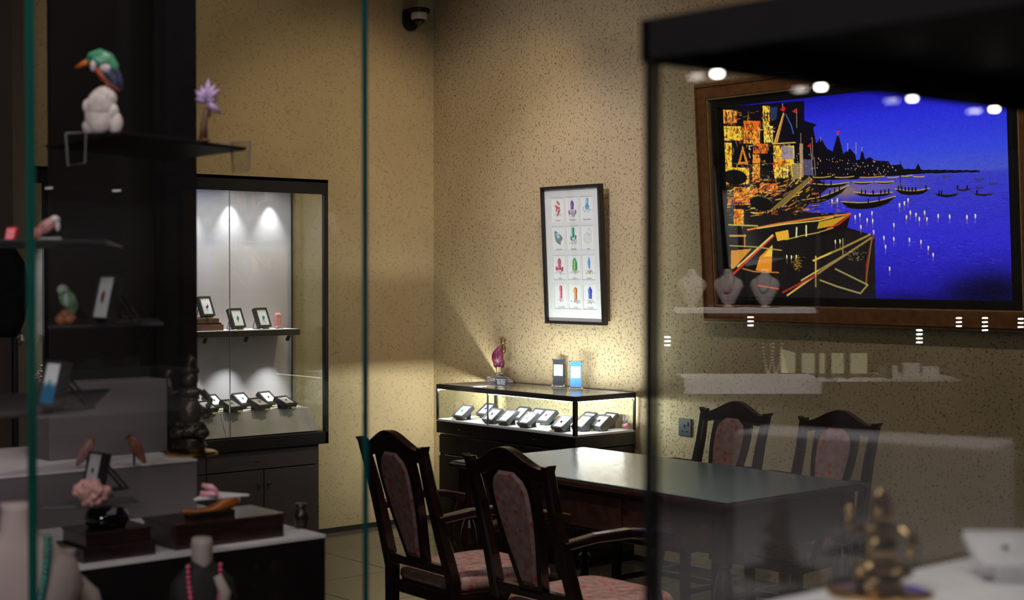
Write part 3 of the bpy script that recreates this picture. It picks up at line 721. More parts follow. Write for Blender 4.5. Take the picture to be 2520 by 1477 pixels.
def paint():
    R_ = random.Random(3); r = ras
    hy = c4(1400, 655)[1]
    yn = r.Y/RH; hz = hy/RH
    sky = [(0, (26, 20, 170)), (.30*hz, (42, 44, 222)), (.75*hz, (58, 72, 232)), (hz, (74, 86, 212)), (hz+.02, (60, 62, 205)), (.72, (52, 44, 214)), (1, (34, 24, 160))]
    for c in range(3): r.a[..., c] = np.interp(yn, [s_[0] for s_ in sky], [s_[1][c] for s_ in sky])
    ns = np.random.RandomState(1)
    for i in range(700):
        x = ns.uniform(0, RW); y = ns.uniform(hy+4, RH); r.line([(x, y), (x+ns.uniform(4, 22), y+ns.uniform(-.5, .8))], 1, (80, 80, 235) if ns.rand() < .6 else (20, 15, 140), .35)
    for i in range(40):
        x = ns.uniform(RW*.4, RW); y = ns.uniform(hy-26, hy); r.line([(x, y), (x+ns.uniform(10, 50), y)], 1.5, (80, 92, 225), .25)
    r.dot(*c4(1020, 740), 90, 14, (150, 120, 160), .5, True); r.dot(*c4(860, 760), 40, 16, (190, 140, 60), .6, True)
    D = (12, 10, 22); K = (14, 11, 12)
    r.poly(cp([(230, 320), (340, 330), (655, 305), (655, 405), (718, 425), (700, 440), (715, 520), (738, 492), (770, 545), (798, 560), (815, 500), (824, 466), (834, 500), (852, 572), (885, 545), (912, 575), (918, 605), (935, 600), (946, 545), (962, 600), (985, 588), (1010, 605), (1080, 610), (1090, 628), (1145, 625), (1155, 648), (1215, 648), (1228, 620), (1245, 652), (1540, 655), (1540, 664), (1250, 672), (900, 700), (230, 720)]), D)
    r.poly(cp([(230, 640), (700, 680), (780, 740), (640, 860), (700, 870), (890, 870), (860, 940), (1010, 985), (1015, 1310), (230, 1310)]), (24, 18, 20))
    # golden buildings
    G = [(255, 200, 60), (250, 150, 45), (235, 105, 35), (255, 225, 90), (200, 90, 35)]
    for x0, y0, x1, y1, c in ((245, 350, 315, 420, 1), (445, 330, 480, 430, 0), (452, 430, 497, 515, 3), (248, 432, 345, 505, 0), (350, 405, 435, 455, 2), (350, 455, 432, 520, 1), (248, 515, 290, 650, 0), (395, 575, 432, 715, 1), (398, 520, 470, 570, 2), (500, 530, 605, 660, 0), (520, 590, 560, 640, 1), (250, 640, 378, 725, 0), (505, 640, 575, 695, 3), (300, 740, 420, 790, 1), (430, 720, 520, 770, 2), (270, 790, 400, 830, 4), (590, 620, 640, 700, 0), (300, 850, 350, 930, 1), (340, 860, 350, 930, 0)):
        c_ = G[c]; r.poly(cp([(x0, y0), (x1, y0+2), (x1, y1), (x0, y1)]), c_)
        for i in range(int((x1-x0)*(y1-y0)/170)+4):
            x = R_.uniform(x0, x1); y = R_.uniform(y0, y1); r.line(cp([(x, y), (x+R_.uniform(-7, 7), y+R_.uniform(5, 22))]), R_.uniform(1, 2.4), R_.choice([K, K, (120, 50, 15), (255, 240, 150), G[2]]), .75)
    for i in range(520):
        x = R_.uniform(245, 640); y = R_.uniform(345, 715)
        if y < 350+(x-245)*.05 or (x > 500 and y < 520) or (x > 560 and R_.random() < .5): continue
        a = R_.choice([0, 0, math.pi/2, math.pi/2, R_.uniform(0, 3.1)])+R_.uniform(-.25, .25); l = R_.uniform(3, 26)
        r.line(cp([(x, y), (x+l*math.cos(a), y+l*math.sin(a))]), R_.uniform(.8, 3), R_.choice([G[0], G[1], G[2], G[4], K, K, K, K, (120, 60, 20), (255, 240, 150), (60, 45, 100), (150, 110, 60)]), .7)
    r.poly(cp([(345, 530), (373, 625), (320, 625)]), G[1]); r.poly(cp([(345, 560), (358, 612), (334, 612)]), K)
    for i in range(9): r.line(cp([(326, 622-i*9), (366-i*1.5, 620-i*9)]), 1, K, .7)
    for x in (262, 295, 455, 470): r.line(cp([(x, 365), (x, 405)]), 3, K, .8)
    r.poly(cp([(540, 530), (600, 540), (600, 600), (545, 600)]), (130, 120, 190), .7)
    r.poly(cp([(480, 340), (520, 335), (515, 400), (485, 400)]), (45, 70, 120), .7)
    r.poly(cp([(548, 365), (556, 368), (520, 515), (500, 520)]), (235, 170, 80)); r.line(cp([(555, 365), (512, 515)]), 1.2, (120, 60, 20))
    r.line(cp([(562, 375), (590, 430), (600, 470)]), 3, (60, 90, 170)); r.line(cp([(495, 522), (610, 515)]), 2.4, (230, 190, 80))
    for pts in ([(546, 320), (546, 355)], [(617, 345), (617, 440)], [(637, 470), (642, 680)], [(695, 490), (698, 600)], [(685, 520), (700, 690)], [(705, 590), (712, 680)], [(738, 488), (738, 510)], [(946, 540), (946, 560)], [(824, 460), (824, 480)], [(874, 520), (874, 560)], [(916, 515), (916, 570)]):
        r.line(cp(pts), 1.6 if pts[0][0] > 600 else 2, (200, 170, 150), .8)
    r.poly(cp([(590, 625), (635, 618), (632, 695), (600, 700)]), (150, 130, 90)); r.poly(cp([(650, 600), (695, 600), (700, 680), (655, 680)]), (120, 110, 150), .7); r.poly(cp([(630, 520), (648, 520), (652, 690), (636, 690)]), (205, 160, 120), .8)
    for x, y, s_ in ((546, 345, 15), (606, 355, 13), (824, 463, 9), (680, 530, 11), (500, 620, 10), (692, 495, 6), (503, 645, 6)): r.poly(cp([(x-s_, y+s_*.3), (x+s_*.4, y-s_*.8), (x+s_, y-s_*.2), (x+s_*.5, y+s_)]), (215, 25, 35))
    for i in range(130):
        x = R_.uniform(600, 1120); y = R_.uniform(570, 680); 
        if y > 560+(x-600)*.12: r.dot(*c4(x, y), 1.1, 1.1, R_.choice([(255, 190, 90), (220, 220, 255), (255, 140, 60), (60, 80, 200)]), .8)
    # quay and oars: golden brushwork over the dark shore
    for i in range(420):
        x = R_.uniform(245, 700); y = R_.uniform(700, 900)
        if y > 905-(x-245)*.1: continue
        a = R_.uniform(-.9, .1); l = R_.uniform(8, 42)
        r.line(cp([(x, y), (x+l*math.cos(a), y+l*math.sin(a))]), R_.uniform(.8, 2.6), R_.choice([G[0], G[1], G[2], K, K, K, (255, 235, 140), (130, 70, 30), (60, 50, 110), (200, 60, 40)]), .8)
    for k in range(9): r.line(cp([(470+k*9, 870-k*4), (620+k*9, 740-k*5), (680, 690)]), 2.2, [(230, 180, 90), K][k % 2], .85)
    for cx, cy, rx, ry, an in ((305, 690, 62, 38, .1), (440, 822, 62, 34, .25)):
        pts = [(cx+rx*math.cos(q)*math.cos(an)-ry*math.sin(q)*math.sin(an), cy+rx*math.cos(q)*math.sin(an)+ry*math.sin(q)*math.cos(an)) for q in [j*math.pi/12 for j in range(24)]]
        r.poly(cp(pts), K); r.line(cp(pts[13:23]), 1.4, (120, 140, 60), .7)
    # mid boats
    def boat(x0, y0, x1, y1, h, rim=(230, 190, 90), hull=K, people=0):
        n = 10; up = [(x0+(x1-x0)*i/n, y0+(y1-y0)*i/n+h*.35*math.sin(math.pi*i/n)) for i in range(n+1)]
        lo = [(x0+(x1-x0)*(.06+.88*i/n), y0+(y1-y0)*i/n+h*(.35+.65*math.sin(math.pi*i/n)**.5)) for i in range(n, -1, -1)]
        r.poly(cp(up+lo), hull); r.line(cp(up), 1.8, rim, .9)
        for k in range(people):
            x, y = up[R_.randint(1, n-1)]; r.line(cp([(x, y), (x, y-12)]), 3, K); r.dot(*c4(x, y-15), 1.6, 1.6, K)
    for a in ((640, 805, 880, 730, 42, 6), (840, 812, 1115, 785, 50, 2), (905, 765, 1100, 765, 24, 8), (1112, 748, 1286, 745, 34, 7), (1310, 770, 1435, 770, 20, 2), (1505, 770, 1608, 770, 14, 1), (1420, 748, 1500, 745, 12, 2), (900, 712, 1000, 712, 14, 0), (1010, 712, 1105, 710, 12, 0), (1205, 686, 1260, 686, 8, 0), (1075, 690, 1130, 688, 8, 0), (700, 722, 880, 715, 24, 3), (1585, 720, 1628, 720, 8, 0), (1520, 740, 1560, 740, 8, 0), (810, 690, 905, 685, 10, 0), (700, 690, 790, 685, 10, 0), (935, 690, 1060, 684, 9, 0), (1145, 684, 1200, 680, 8, 0), (1510, 698, 1560, 698, 5, 0), (1355, 686, 1390, 686, 5, 0)):
        boat(a[0], a[1], a[2], a[3], a[4], people=a[5], rim=(225, 185, 90) if a[0] < 1300 else (70, 60, 70))
    r.line(cp([(1140, 610), (1140, 745)]), 1.5, K)
    for i in range(90):
        x = R_.uniform(600, 860); y = R_.uniform(800, 880); r.line(cp([(x, y), (x+R_.uniform(6, 22), y+R_.uniform(-2, 3))]), 1.2, R_.choice([(225, 170, 50), K, (120, 80, 40)]), .7)
    # near boats with bright gunwales
    r.poly(cp([(280, 985), (420, 960), (890, 875), (870, 950), (800, 970), (700, 1000), (560, 1010), (280, 1040)]), (18, 13, 14))
    r.poly(cp([(730, 915), (875, 882), (800, 935), (720, 950)]), (205, 150, 40))
    r.line(cp([(370, 955), (520, 925), (700, 898), (888, 875)]), 4, (225, 120, 50)); r.line(cp([(420, 948), (560, 926), (730, 908), (800, 890)]), 2.4, (225, 210, 100)); r.line(cp([(886, 880), (830, 925), (770, 950)]), 3.4, (205, 45, 40)); r.line(cp([(800, 945), (720, 970), (640, 985), (560, 1005)]), 2, (210, 170, 90))
    r.poly(cp([(508, 968), (575, 955), (578, 1000), (520, 1012)]), (240, 175, 50)); r.line(cp([(617, 945), (615, 990)]), 4, (225, 225, 190)); r.line(cp([(665, 935), (665, 985)]), 4, (235, 215, 170))
    r.poly(cp([(285, 1060), (390, 1050), (300, 1150), (285, 1150)]), (215, 140, 50)); r.poly(cp([(495, 1030), (490, 1165), (410, 1160), (430, 1090)]), (235, 140, 35)); r.poly(cp([(495, 1030), (493, 1090), (450, 1090)]), (250, 200, 70))
    r.line(cp([(300, 1175), (500, 985)]), 5, (200, 60, 45)); r.line(cp([(320, 1140), (495, 982)]), 4, (235, 200, 110)); r.line(cp([(508, 985), (525, 1150)]), 3, K)
    r.line(cp([(280, 1035), (400, 1040), (540, 1058)]), 2.5, (190, 160, 80)); r.line(cp([(280, 985), (360, 985)]), 4, (215, 150, 60)); r.line(cp([(275, 930), (420, 935)]), 3, (190, 180, 80)); r.line(cp([(355, 980), (355, 1040)]), 3, (220, 140, 60))
    r.line(cp([(345, 1150), (400, 1165), (525, 1170)]), 3, (190, 120, 50)); r.line(cp([(420, 1235), (525, 1252)]), 3, (200, 70, 40))
    r.line(cp([(570, 1285), (760, 1150), (1000, 990)]), 4, (225, 170, 90)); r.line(cp([(548, 1270), (720, 1180)]), 4, (170, 40, 45)); r.line(cp([(700, 1110), (850, 1045), (985, 980)]), 4, (230, 190, 80)); r.line(cp([(1000, 988), (985, 1060), (970, 1130), (968, 1230)]), 4, (190, 50, 40)); r.line(cp([(996, 995), (965, 1225)]), 2, (220, 150, 60))
    r.line(cp([(850, 1000), (850, 1090)]), 3, (200, 170, 90)); r.line(cp([(713, 1090), (713, 1240)]), 4, (220, 170, 70)); r.line(cp([(860, 1080), (640, 1210)]), 3, (220, 190, 100))
    r.line(cp([(735, 1208), (820, 1240), (938, 1275), (975, 1232), (900, 1195), (812, 1152)]), 3.5, (225, 205, 110))
    r.poly(cp([(870, 960), (1012, 985), (1012, 1285), (1050, 1290), (1050, 1310), (560, 1310), (640, 1250), (700, 1200)]), (40, 34, 40), .35)
    for i in range(60): x = R_.gauss(615, 14); y = R_.uniform(1080, 1165); r.line(cp([(x, y), (x+7, y+1)]), 1, (215, 165, 60), .7)
    for i in range(40): x = R_.gauss(905, 22); y = R_.uniform(1050, 1110); r.line(cp([(x, y), (x+6, y+1)]), 1, (215, 200, 120), .6)
    for x, y in ((912, 890), (935, 880), (996, 870), (972, 905), (940, 940), (1000, 910), (1107, 930), (1170, 890), (1190, 868), (1235, 900), (1262, 868), (1273, 900), (1330, 885), (1388, 888), (1475, 890), (1517, 885), (1065, 1040), (1107, 1000), (1185, 1005), (1243, 1015), (1280, 1045), (1305, 1080), (1085, 1150), (567, 1090), (590, 1092), (615, 1090), (812, 1015), (835, 1012), (1135, 830), (1160, 820), (1178, 805), (1218, 878), (1005, 965), (1057, 995), (795, 810), (822, 805)):
        r.line(cp([(x, y-6), (x, y+9)]), 2.4, (250, 215, 150)); r.dot(*c4(x, y-2), 1.6, 3, (255, 245, 215)); r.line(cp([(x, y+12), (x+R_.uniform(-2, 2), y+34)]), 1.4, (220, 150, 110), .6)
    for i in range(60):
        x = R_.uniform(1100, 1690); y = R_.uniform(1000, 1130); r.line(cp([(x, y), (x+R_.uniform(8, 25), y)]), 1, (95, 100, 240), .35)
    r.dot(*c4(1620, 1270), 90, 42, (8, 8, 36), .95, True); r.dot(*c4(1480, 1290), 60, 26, (10, 8, 50), .8, True); r.dot(*c4(1200, 1300), 90, 14, (20, 14, 90), .7, True)
    r.a += ns.normal(0, 5, (RH, RW, 1))
paint()
ras.mesh('glow_canvas', (PX0, -.011, PZ1), (PX1-PX0, 0, 0), (0, 0, -(PZ1-PZ0)), 'glow_picture', bp_)
bx('glazing', 'case_glass', (.088, BW-.088, -.036, -.033, .088, BH-.088), bp_)

# ------------------------------------------------------------------ camera dome and socket
p = aty(1008, 50, WY)
cd = thing('security_camera', 'white dome security camera on a black bracket high on the left wall', 'camera', (p[0], WY, p[2]))
b = MB(); pts = [(-.055, .055), (.045, .055)]+[(.045*math.cos(a)-.005*0, -.02+.05*math.sin(a)) for a in [-i*math.pi/10 for i in range(0, 11)]]
b.prism([(.05, .05)]+[(-.005+.055*math.cos(a), -.015+.055*math.sin(a)) for a in [-i*math.pi/12 for i in range(13)]]+[(-.06, .05)], -.025, 0, 'y')
b.build('wall_plate', 'black_metal', cd, bevel=.003)
b = MB(); b.add_lathe_at((.0, -.10, .032), [(.068, 0), (.07, .004), (.07, .024), (.062, .030)], 24); b.box(-.055, .055, -.10, -.005, .032, .062); b.build('bracket_arm', 'black_metal', cd, bevel=.002)
b = MB(); b.add_lathe_at((0, -.10, -.008), [(.040, 0), (.050, .002), (.052, .010), (.052, .040)], 24); b.build('housing', 'cam_white', cd, smooth=False)
b = MB(); b.add_lathe_at((0, -.10, -.042), [(.004, 0), (.022, .005), (.033, .016), (.038, .034)], 20); b.build('dome', 'dome_black', cd, smooth=True)
p = atx(1688, 1052, WX)
so = thing('wall_socket', 'dark grey three pin wall socket with switch on the textured wall', 'socket', (WX, p[1], p[2]), -math.pi/2)
MB().box(-.046, .046, -.010, 0, -.048, .048).build('face_plate', 'socket_grey', so, bevel=.003)
b = MB(); b.box(-.004, .004, -.0108, -.0098, .0, .016); b.box(-.020, -.010, -.0108, -.0098, -.024, -.018); b.box(.010, .020, -.0108, -.0098, -.024, -.018); b.build('pin_slots', 'dome_black', so)
MB().box(.012, .026, -.014, -.010, .006, .028).build('switch', 'charcoal', so, bevel=.001)

# ------------------------------------------------------------------ wall showcases on the left wall
AY0 = 7.40
def wall_case(x0, x1, label, shelves):
    c = thing('wall_showcase', label, 'showcase', (0, 0, 0), group='wall showcases on the left wall')
    z0, z1, t = .60, 2.145, .025
    f = MB(); f.box(x0, x1, AY0, AY0+.03, z1-.085, z1); f.box(x0, x1, AY0, WY, z1-.02, z1)
    f.box(x1-t, x1, AY0, AY0+.03, z0, z1-.085); f.box(x0, x0+t, AY0, AY0+.03, z0, z1-.085)
    f.box(x0, x1, AY0, AY0+.03, z0, z0+.07); f.build('frame', 'black_metal', c, bevel=.002)
    bx('case_bottom', 'black_metal', (x0, x1, AY0+.03, WY, z0, z0+.07), c)
    bx('back_panel', 'grey_back', (x0, x1-.045, WY-.02, WY-.002, z0+.07, z1-.02), c)
    bx('back_trim', 'black_metal', (x1-.048, x1-.042, WY-.028, WY-.002, z0+.07, z1-.02), c)
    bx('side_glass', 'case_glass', (x1-.008, x1-.004, AY0+.03, WY-.002, z0+.07, z1-.02), c)
    bx('side_panel', 'grey_back', (x0, x0+.012, AY0+.03, WY-.02, z0+.07, z1-.02), c)
    xm = aty(568, 700, AY0)[0] if x1 > 4 else (x0+x1)/2
    bx('sliding_glass', 'case_glass', (x0+t, xm, AY0+.012, AY0+.016, z0+.07, z1-.085), c)
    bx('sliding_glass', 'case_glass', (xm, x1-t, AY0+.020, AY0+.024, z0+.07, z1-.085), c)
    bx('glass_edge', 'steel', (xm-.0018, xm+.0018, AY0+.010, AY0+.017, z0+.07, z1-.085), c)
    b = MB(); pf = [(AY0+.035, z0+.075), (WY-.02, z0+.075), (WY-.02, .82), (AY0+.075, .812)]
    b.prism(pf, x0+.03, x1-.09, 'x'); 
    b.warp(lambda x, y, z: (x+(.05 if x > x1-.1 and z < .8 else 0), y, z))
    b.build('platform', 'white_cloth', c, bevel=.003)
    for z, xa, xb in shelves:
        s = bx('shelf', 'charcoal', (xa, xb, AY0+.085, WY-.02, z-.034, z), c, bevel=.002)
        bx('shelf_lining', 'white_cloth', (xa+.003, xb-.003, AY0+.09, WY-.022, z, z+.002), s)
    # cabinet under the glass
    bx('base_cabinet', 'grey_cabinet', (x0+.01, x1-.045, AY0+.04, WY, .05, z0-.003), c)
    bx('kick_plate', 'black_metal', (x0+.01, x1-.045, AY0+.07, WY, 0, .05), c)
    n = max(1, round((x1-x0)/.9)); wv = (x1-x0-.075)/n
    for i in range(n):
        xa = x0+.015+i*wv
        d = bx('drawer', 'grey_cabinet', (xa+.003, xa+wv-.003, AY0+.02, AY0+.04, z0-.115, z0-.012), c, bevel=.0015)
        bx('pull', 'steel', (xa+wv*.42, xa+wv*.46, AY0+.017, AY0+.021, z0-.07, z0-.066), d)
        for s_ in (0, 1):
            d = bx('door', 'grey_cabinet', (xa+.003+s_*wv/2, xa+wv/2-.003+s_*wv/2, AY0+.02, AY0+.04, .07, z0-.122), c, bevel=.0015)
            xk = xa+wv/2+(-.03 if s_ == 0 else .03)
            MB().add_lathe_at((xk, 0, 0), [(.006, 0), (.010, .012), (.006, .02)], 10).warp(lambda x, y, z, xk=xk: (x, AY0+.02-z, y+z0-.20)).build('knob', 'chrome', d)
    return c
cA = wall_case(3.36, 4.905, 'black framed glass wall showcase holding gem boxes under spotlights', [(1.272, 3.42, 4.765)])
cB = wall_case(2.2, 3.20, 'second wall showcase at the far left with a dark lower shelf', [(1.272, 2.24, 3.1), (1.0, 2.24, 3.12)])
def mini_spot(par_name, px, py, y, z, lit, tilt, label, group, aim=None, pw=0):
    x = aty(px, py, y)[0]
    s = thing('mini_spotlight', label, 'spotlight', (x, y, z), 0, group)
    Rm_ = Matrix.Rotation(tilt, 4, 'Y')
    b = MB(); b.lathe([(.006, 0), (.006, -.010)], 8); b.lathe([(.010, -.008), (.011, -.012), (.011, -.034), (.009, -.036)], 12, Rm_); b.build('lamp_body', 'black_metal', s)
    MB().lathe([(.0085, -.0363), (.0085, -.0375)], 12, Rm_).build('lens', 'spot_glow' if lit else 'charcoal', s)
    if pw: lamp('SPOT', 'showcase_spot', (x, y, z-.047), aim(x), pw, COOL, .008, 66, .9)
    return s
gl = 'mini spotlights under the showcase top'
for px in (470, 577, 675):
    mini_spot('', px, 470, 7.675, 2.122, True, .05, {577: 'small black spotlight under the showcase top, left of the pair in view', 675: 'small black spotlight under the showcase top, right of the pair in view'}.get(px, 'small black spotlight under the showcase top hidden behind the dark post'), gl, lambda x: (x, 7.695, .9), 13)
gl2 = 'mini spotlights under the showcase shelf'
for px, lb in ((508, 'left tilted spotlight hanging under the showcase shelf'), (609, 'middle tilted spotlight hanging under the showcase shelf'), (712, 'right tilted spotlight at the shelf end of the showcase')):
    mini_spot('', px, 820, 7.55, 1.237, False, .45, lb, gl2, lambda x: (x-.06, 7.67, .84), 9)
lamp('AREA', 'showcase_fill', (4.15, 7.47, 2.08), (4.15, 7.56, .8), 5, COOL, 1.3, sy=.03)  # added general fill with no lamp body, lifts the platform
lamp('SPOT', 'showcase_spot', (2.95, 7.58, 2.08), (2.95, 7.66, .9), 60, COOL, .01, 60, .7)
# gem boxes in showcase A
gA = 'gem boxes on the showcase platform'
for px, y, g, sh, lb in ((505, 7.485, 'gem_dark', 'round', 'gem box with a dark stone beside the dark post, front row of the platform'),
                 (567, 7.485, 'gem_olive', 'round', 'gem box with an olive stone, second in the front row of the platform'),
                 (635, 7.485, 'gem_brown', 'drop', 'gem box with a small brown stone, third in the front row of the platform'),
                 (700, 7.490, 'gem_dark', 'oval', 'gem box with a black stone, right end of the platform front row'),
                 (522, 7.63, 'gem_teal', 'round', 'gem box with a turquoise stone, left in the back row of the platform'),
                 (592, 7.63, 'gem_teal', 'oval', 'gem box with a green stone, middle of the back row of the platform'),
                 (655, 7.63, 'gem_red', 'oval', 'gem box with a red orange stone, right in the back row of the platform')):
    x = aty(px, 1000, y)[0]
    gem_box(lb, g, (x, y, .814 if y < 7.6 else .819), math.radians(18), 24 if y < 7.6 else 38, .104, .098, .030, .007, 1, gA, gshape=sh)
gS = 'gem boxes on the showcase shelf'
x = aty(505, 770, 7.60)[0]
st = thing('wooden_riser', 'two tier carved dark wooden riser under a gem box on the shelf', 'stand', (x-.05, 7.60, 1.274))
bx('lower_tier', 'brown_wood', (-.17, .135, -.06, .06, 0, .034), st, bevel=.003); bx('middle_tier', 'dark_wood', (-.16, .125, -.052, .052, .034, .044), st); bx('upper_tier', 'brown_wood', (-.15, .11, -.052, .052, .044, .070), st, bevel=.003)
gem_box('upright gem box with a purple stone on the wooden riser', 'gem_purple', (x-.01, 7.60, 1.345), math.radians(14), 68, .092, .118, .030, .011, 1, gS, gshape='oval')
for px, g, sh, lb in ((577, 'gem_green', 'drop', 'upright gem box with a leaf green stone at the middle of the shelf'), (640, 'gem_teal', 'round', 'upright gem box with a small blue green stone, next to the pink owl')):
    gem_box(lb, g, (aty(px, 790, 7.585)[0], 7.585, 1.275), math.radians(14), 68, .096, .118, .030, .010, 1, gS, gshape=sh)
ow = thing('owl_figurine', 'small carved pink owl figurine at the right end of the showcase shelf', 'figurine', (aty(683, 795, 7.6)[0], 7.6, 1.274))
b = MB(); b.lathe([(.010, 0), (.018, .004), (.019, .02), (.022, .045), (.021, .06), (.018, .066), (.020, .075), (.019, .086), (.010, .092)], 12); b.build('body', 'owl_pink', ow, smooth=True)
b = MB(); b.tube([(-.014, 0, .086), (-.016, 0, .097)], [.006, .001], 6); b.tube([(.014, 0, .086), (.016, 0, .097)], [.006, .001], 6); b.build('ears', 'owl_pink', ow)
b = MB(); b.ell((-.008, -.018, .078), (.006, .003, .006), 8, 4); b.ell((.008, -.018, .078), (.006, .003, .006), 8, 4); b.build('eyes', 'pink_stone', ow)
b = MB(); b.ell((-.014, -.012, .008), (.012, .010, .009), 8, 5, jit=.1); b.ell((.03, 0, .006), (.01, .01, .007), 8, 5, jit=.1); b.build('rock_base', 'owl_pink', ow)
# showcase B contents
pc = thing('pink_crystal', 'rough pink crystal lump on the lower shelf of the far left showcase', 'ornament', (aty(90, 955, 7.60)[0], 7.60, 1.002))
b = MB(); b.ell((0, 0, .035), (.05, .03, .036), 9, 5, jit=.2); b.ell((.02, 0, .06), (.028, .02, .03), 7, 5, jit=.2); b.build('crystal', 'bird_pink', pc)
br = thing('silver_bracelets', 'stack of bright silver bracelets in the far left showcase', 'bracelet', (aty(108, 940, 7.515)[0], 7.515, 1.002))
b = MB()
b.tube([(0, 0, 0), (0, 0, .12)], .006, 8)
b.build('rod', 'black_metal', br)
for k in range(4):
    MB().lathe([(.018, .02+k*.028), (.024, .026+k*.028), (.024, .032+k*.028), (.018, .038+k*.028)], 14).build('bracelet', 'chrome', br)

# ------------------------------------------------------------------ table and chairs
TZ = .75
TX0, TX1, TY0, TY1 = 4.20, 5.04, 3.69, 5.36
tb = thing('writing_table', 'long dark mahogany table with a blue green glass top', 'table', (0, 0, 0))
MB().box(TX0, TX1, TY0, TY1, TZ-.030, TZ-.006, ch=.006).build('table_top', 'table_wood', tb)
MB().box(TX0+.012, TX1-.012, TY0+.012, TY1-.012, TZ-.006, TZ, ch=.002).build('glass_sheet', 'table_glass', tb)
b = MB()
b.box(TX0+.035, TX0+.055, TY0+.05, TY1-.05, TZ-.21, TZ-.030); b.box(TX1-.055, TX1-.035, TY0+.05, TY1-.05, TZ-.21, TZ-.030)
b.box(TX0+.055, TX1-.055, TY0+.05, TY0+.07, TZ-.21, TZ-.030); b.box(TX0+.055, TX1-.055, TY1-.07, TY1-.05, TZ-.21, TZ-.030)
b.build('apron', 'table_wood', tb, bevel=.003)
for k in range(3):
    y = TY0+.09+k*.50
    d = MB().box(TX0+.026, TX0+.035, y, y+.46, TZ-.195, TZ-.05, ch=.004).build('drawer', 'table_wood', tb)
for x in (TX0+.06, TX1-.06):
    for y in (TY0+.07, TY1-.07):
        b = MB(); b.box(x-.034, x+.034, y-.034, y+.034, TZ-.24, TZ-.030, ch=.003)
        b.lathe([(.026, .512), (.032, .500), (.020, .485), (.032, .45), (.042, .38), (.040, .33), (.024, .27), (.018, .25), (.030, .235), (.030, .22), (.018, .205), (.022, .12), (.026, .06), (.032, .045), (.026, .02), (.020, 0)], 16, c=(x, y))
        b.build('leg', 'mahogany', tb)

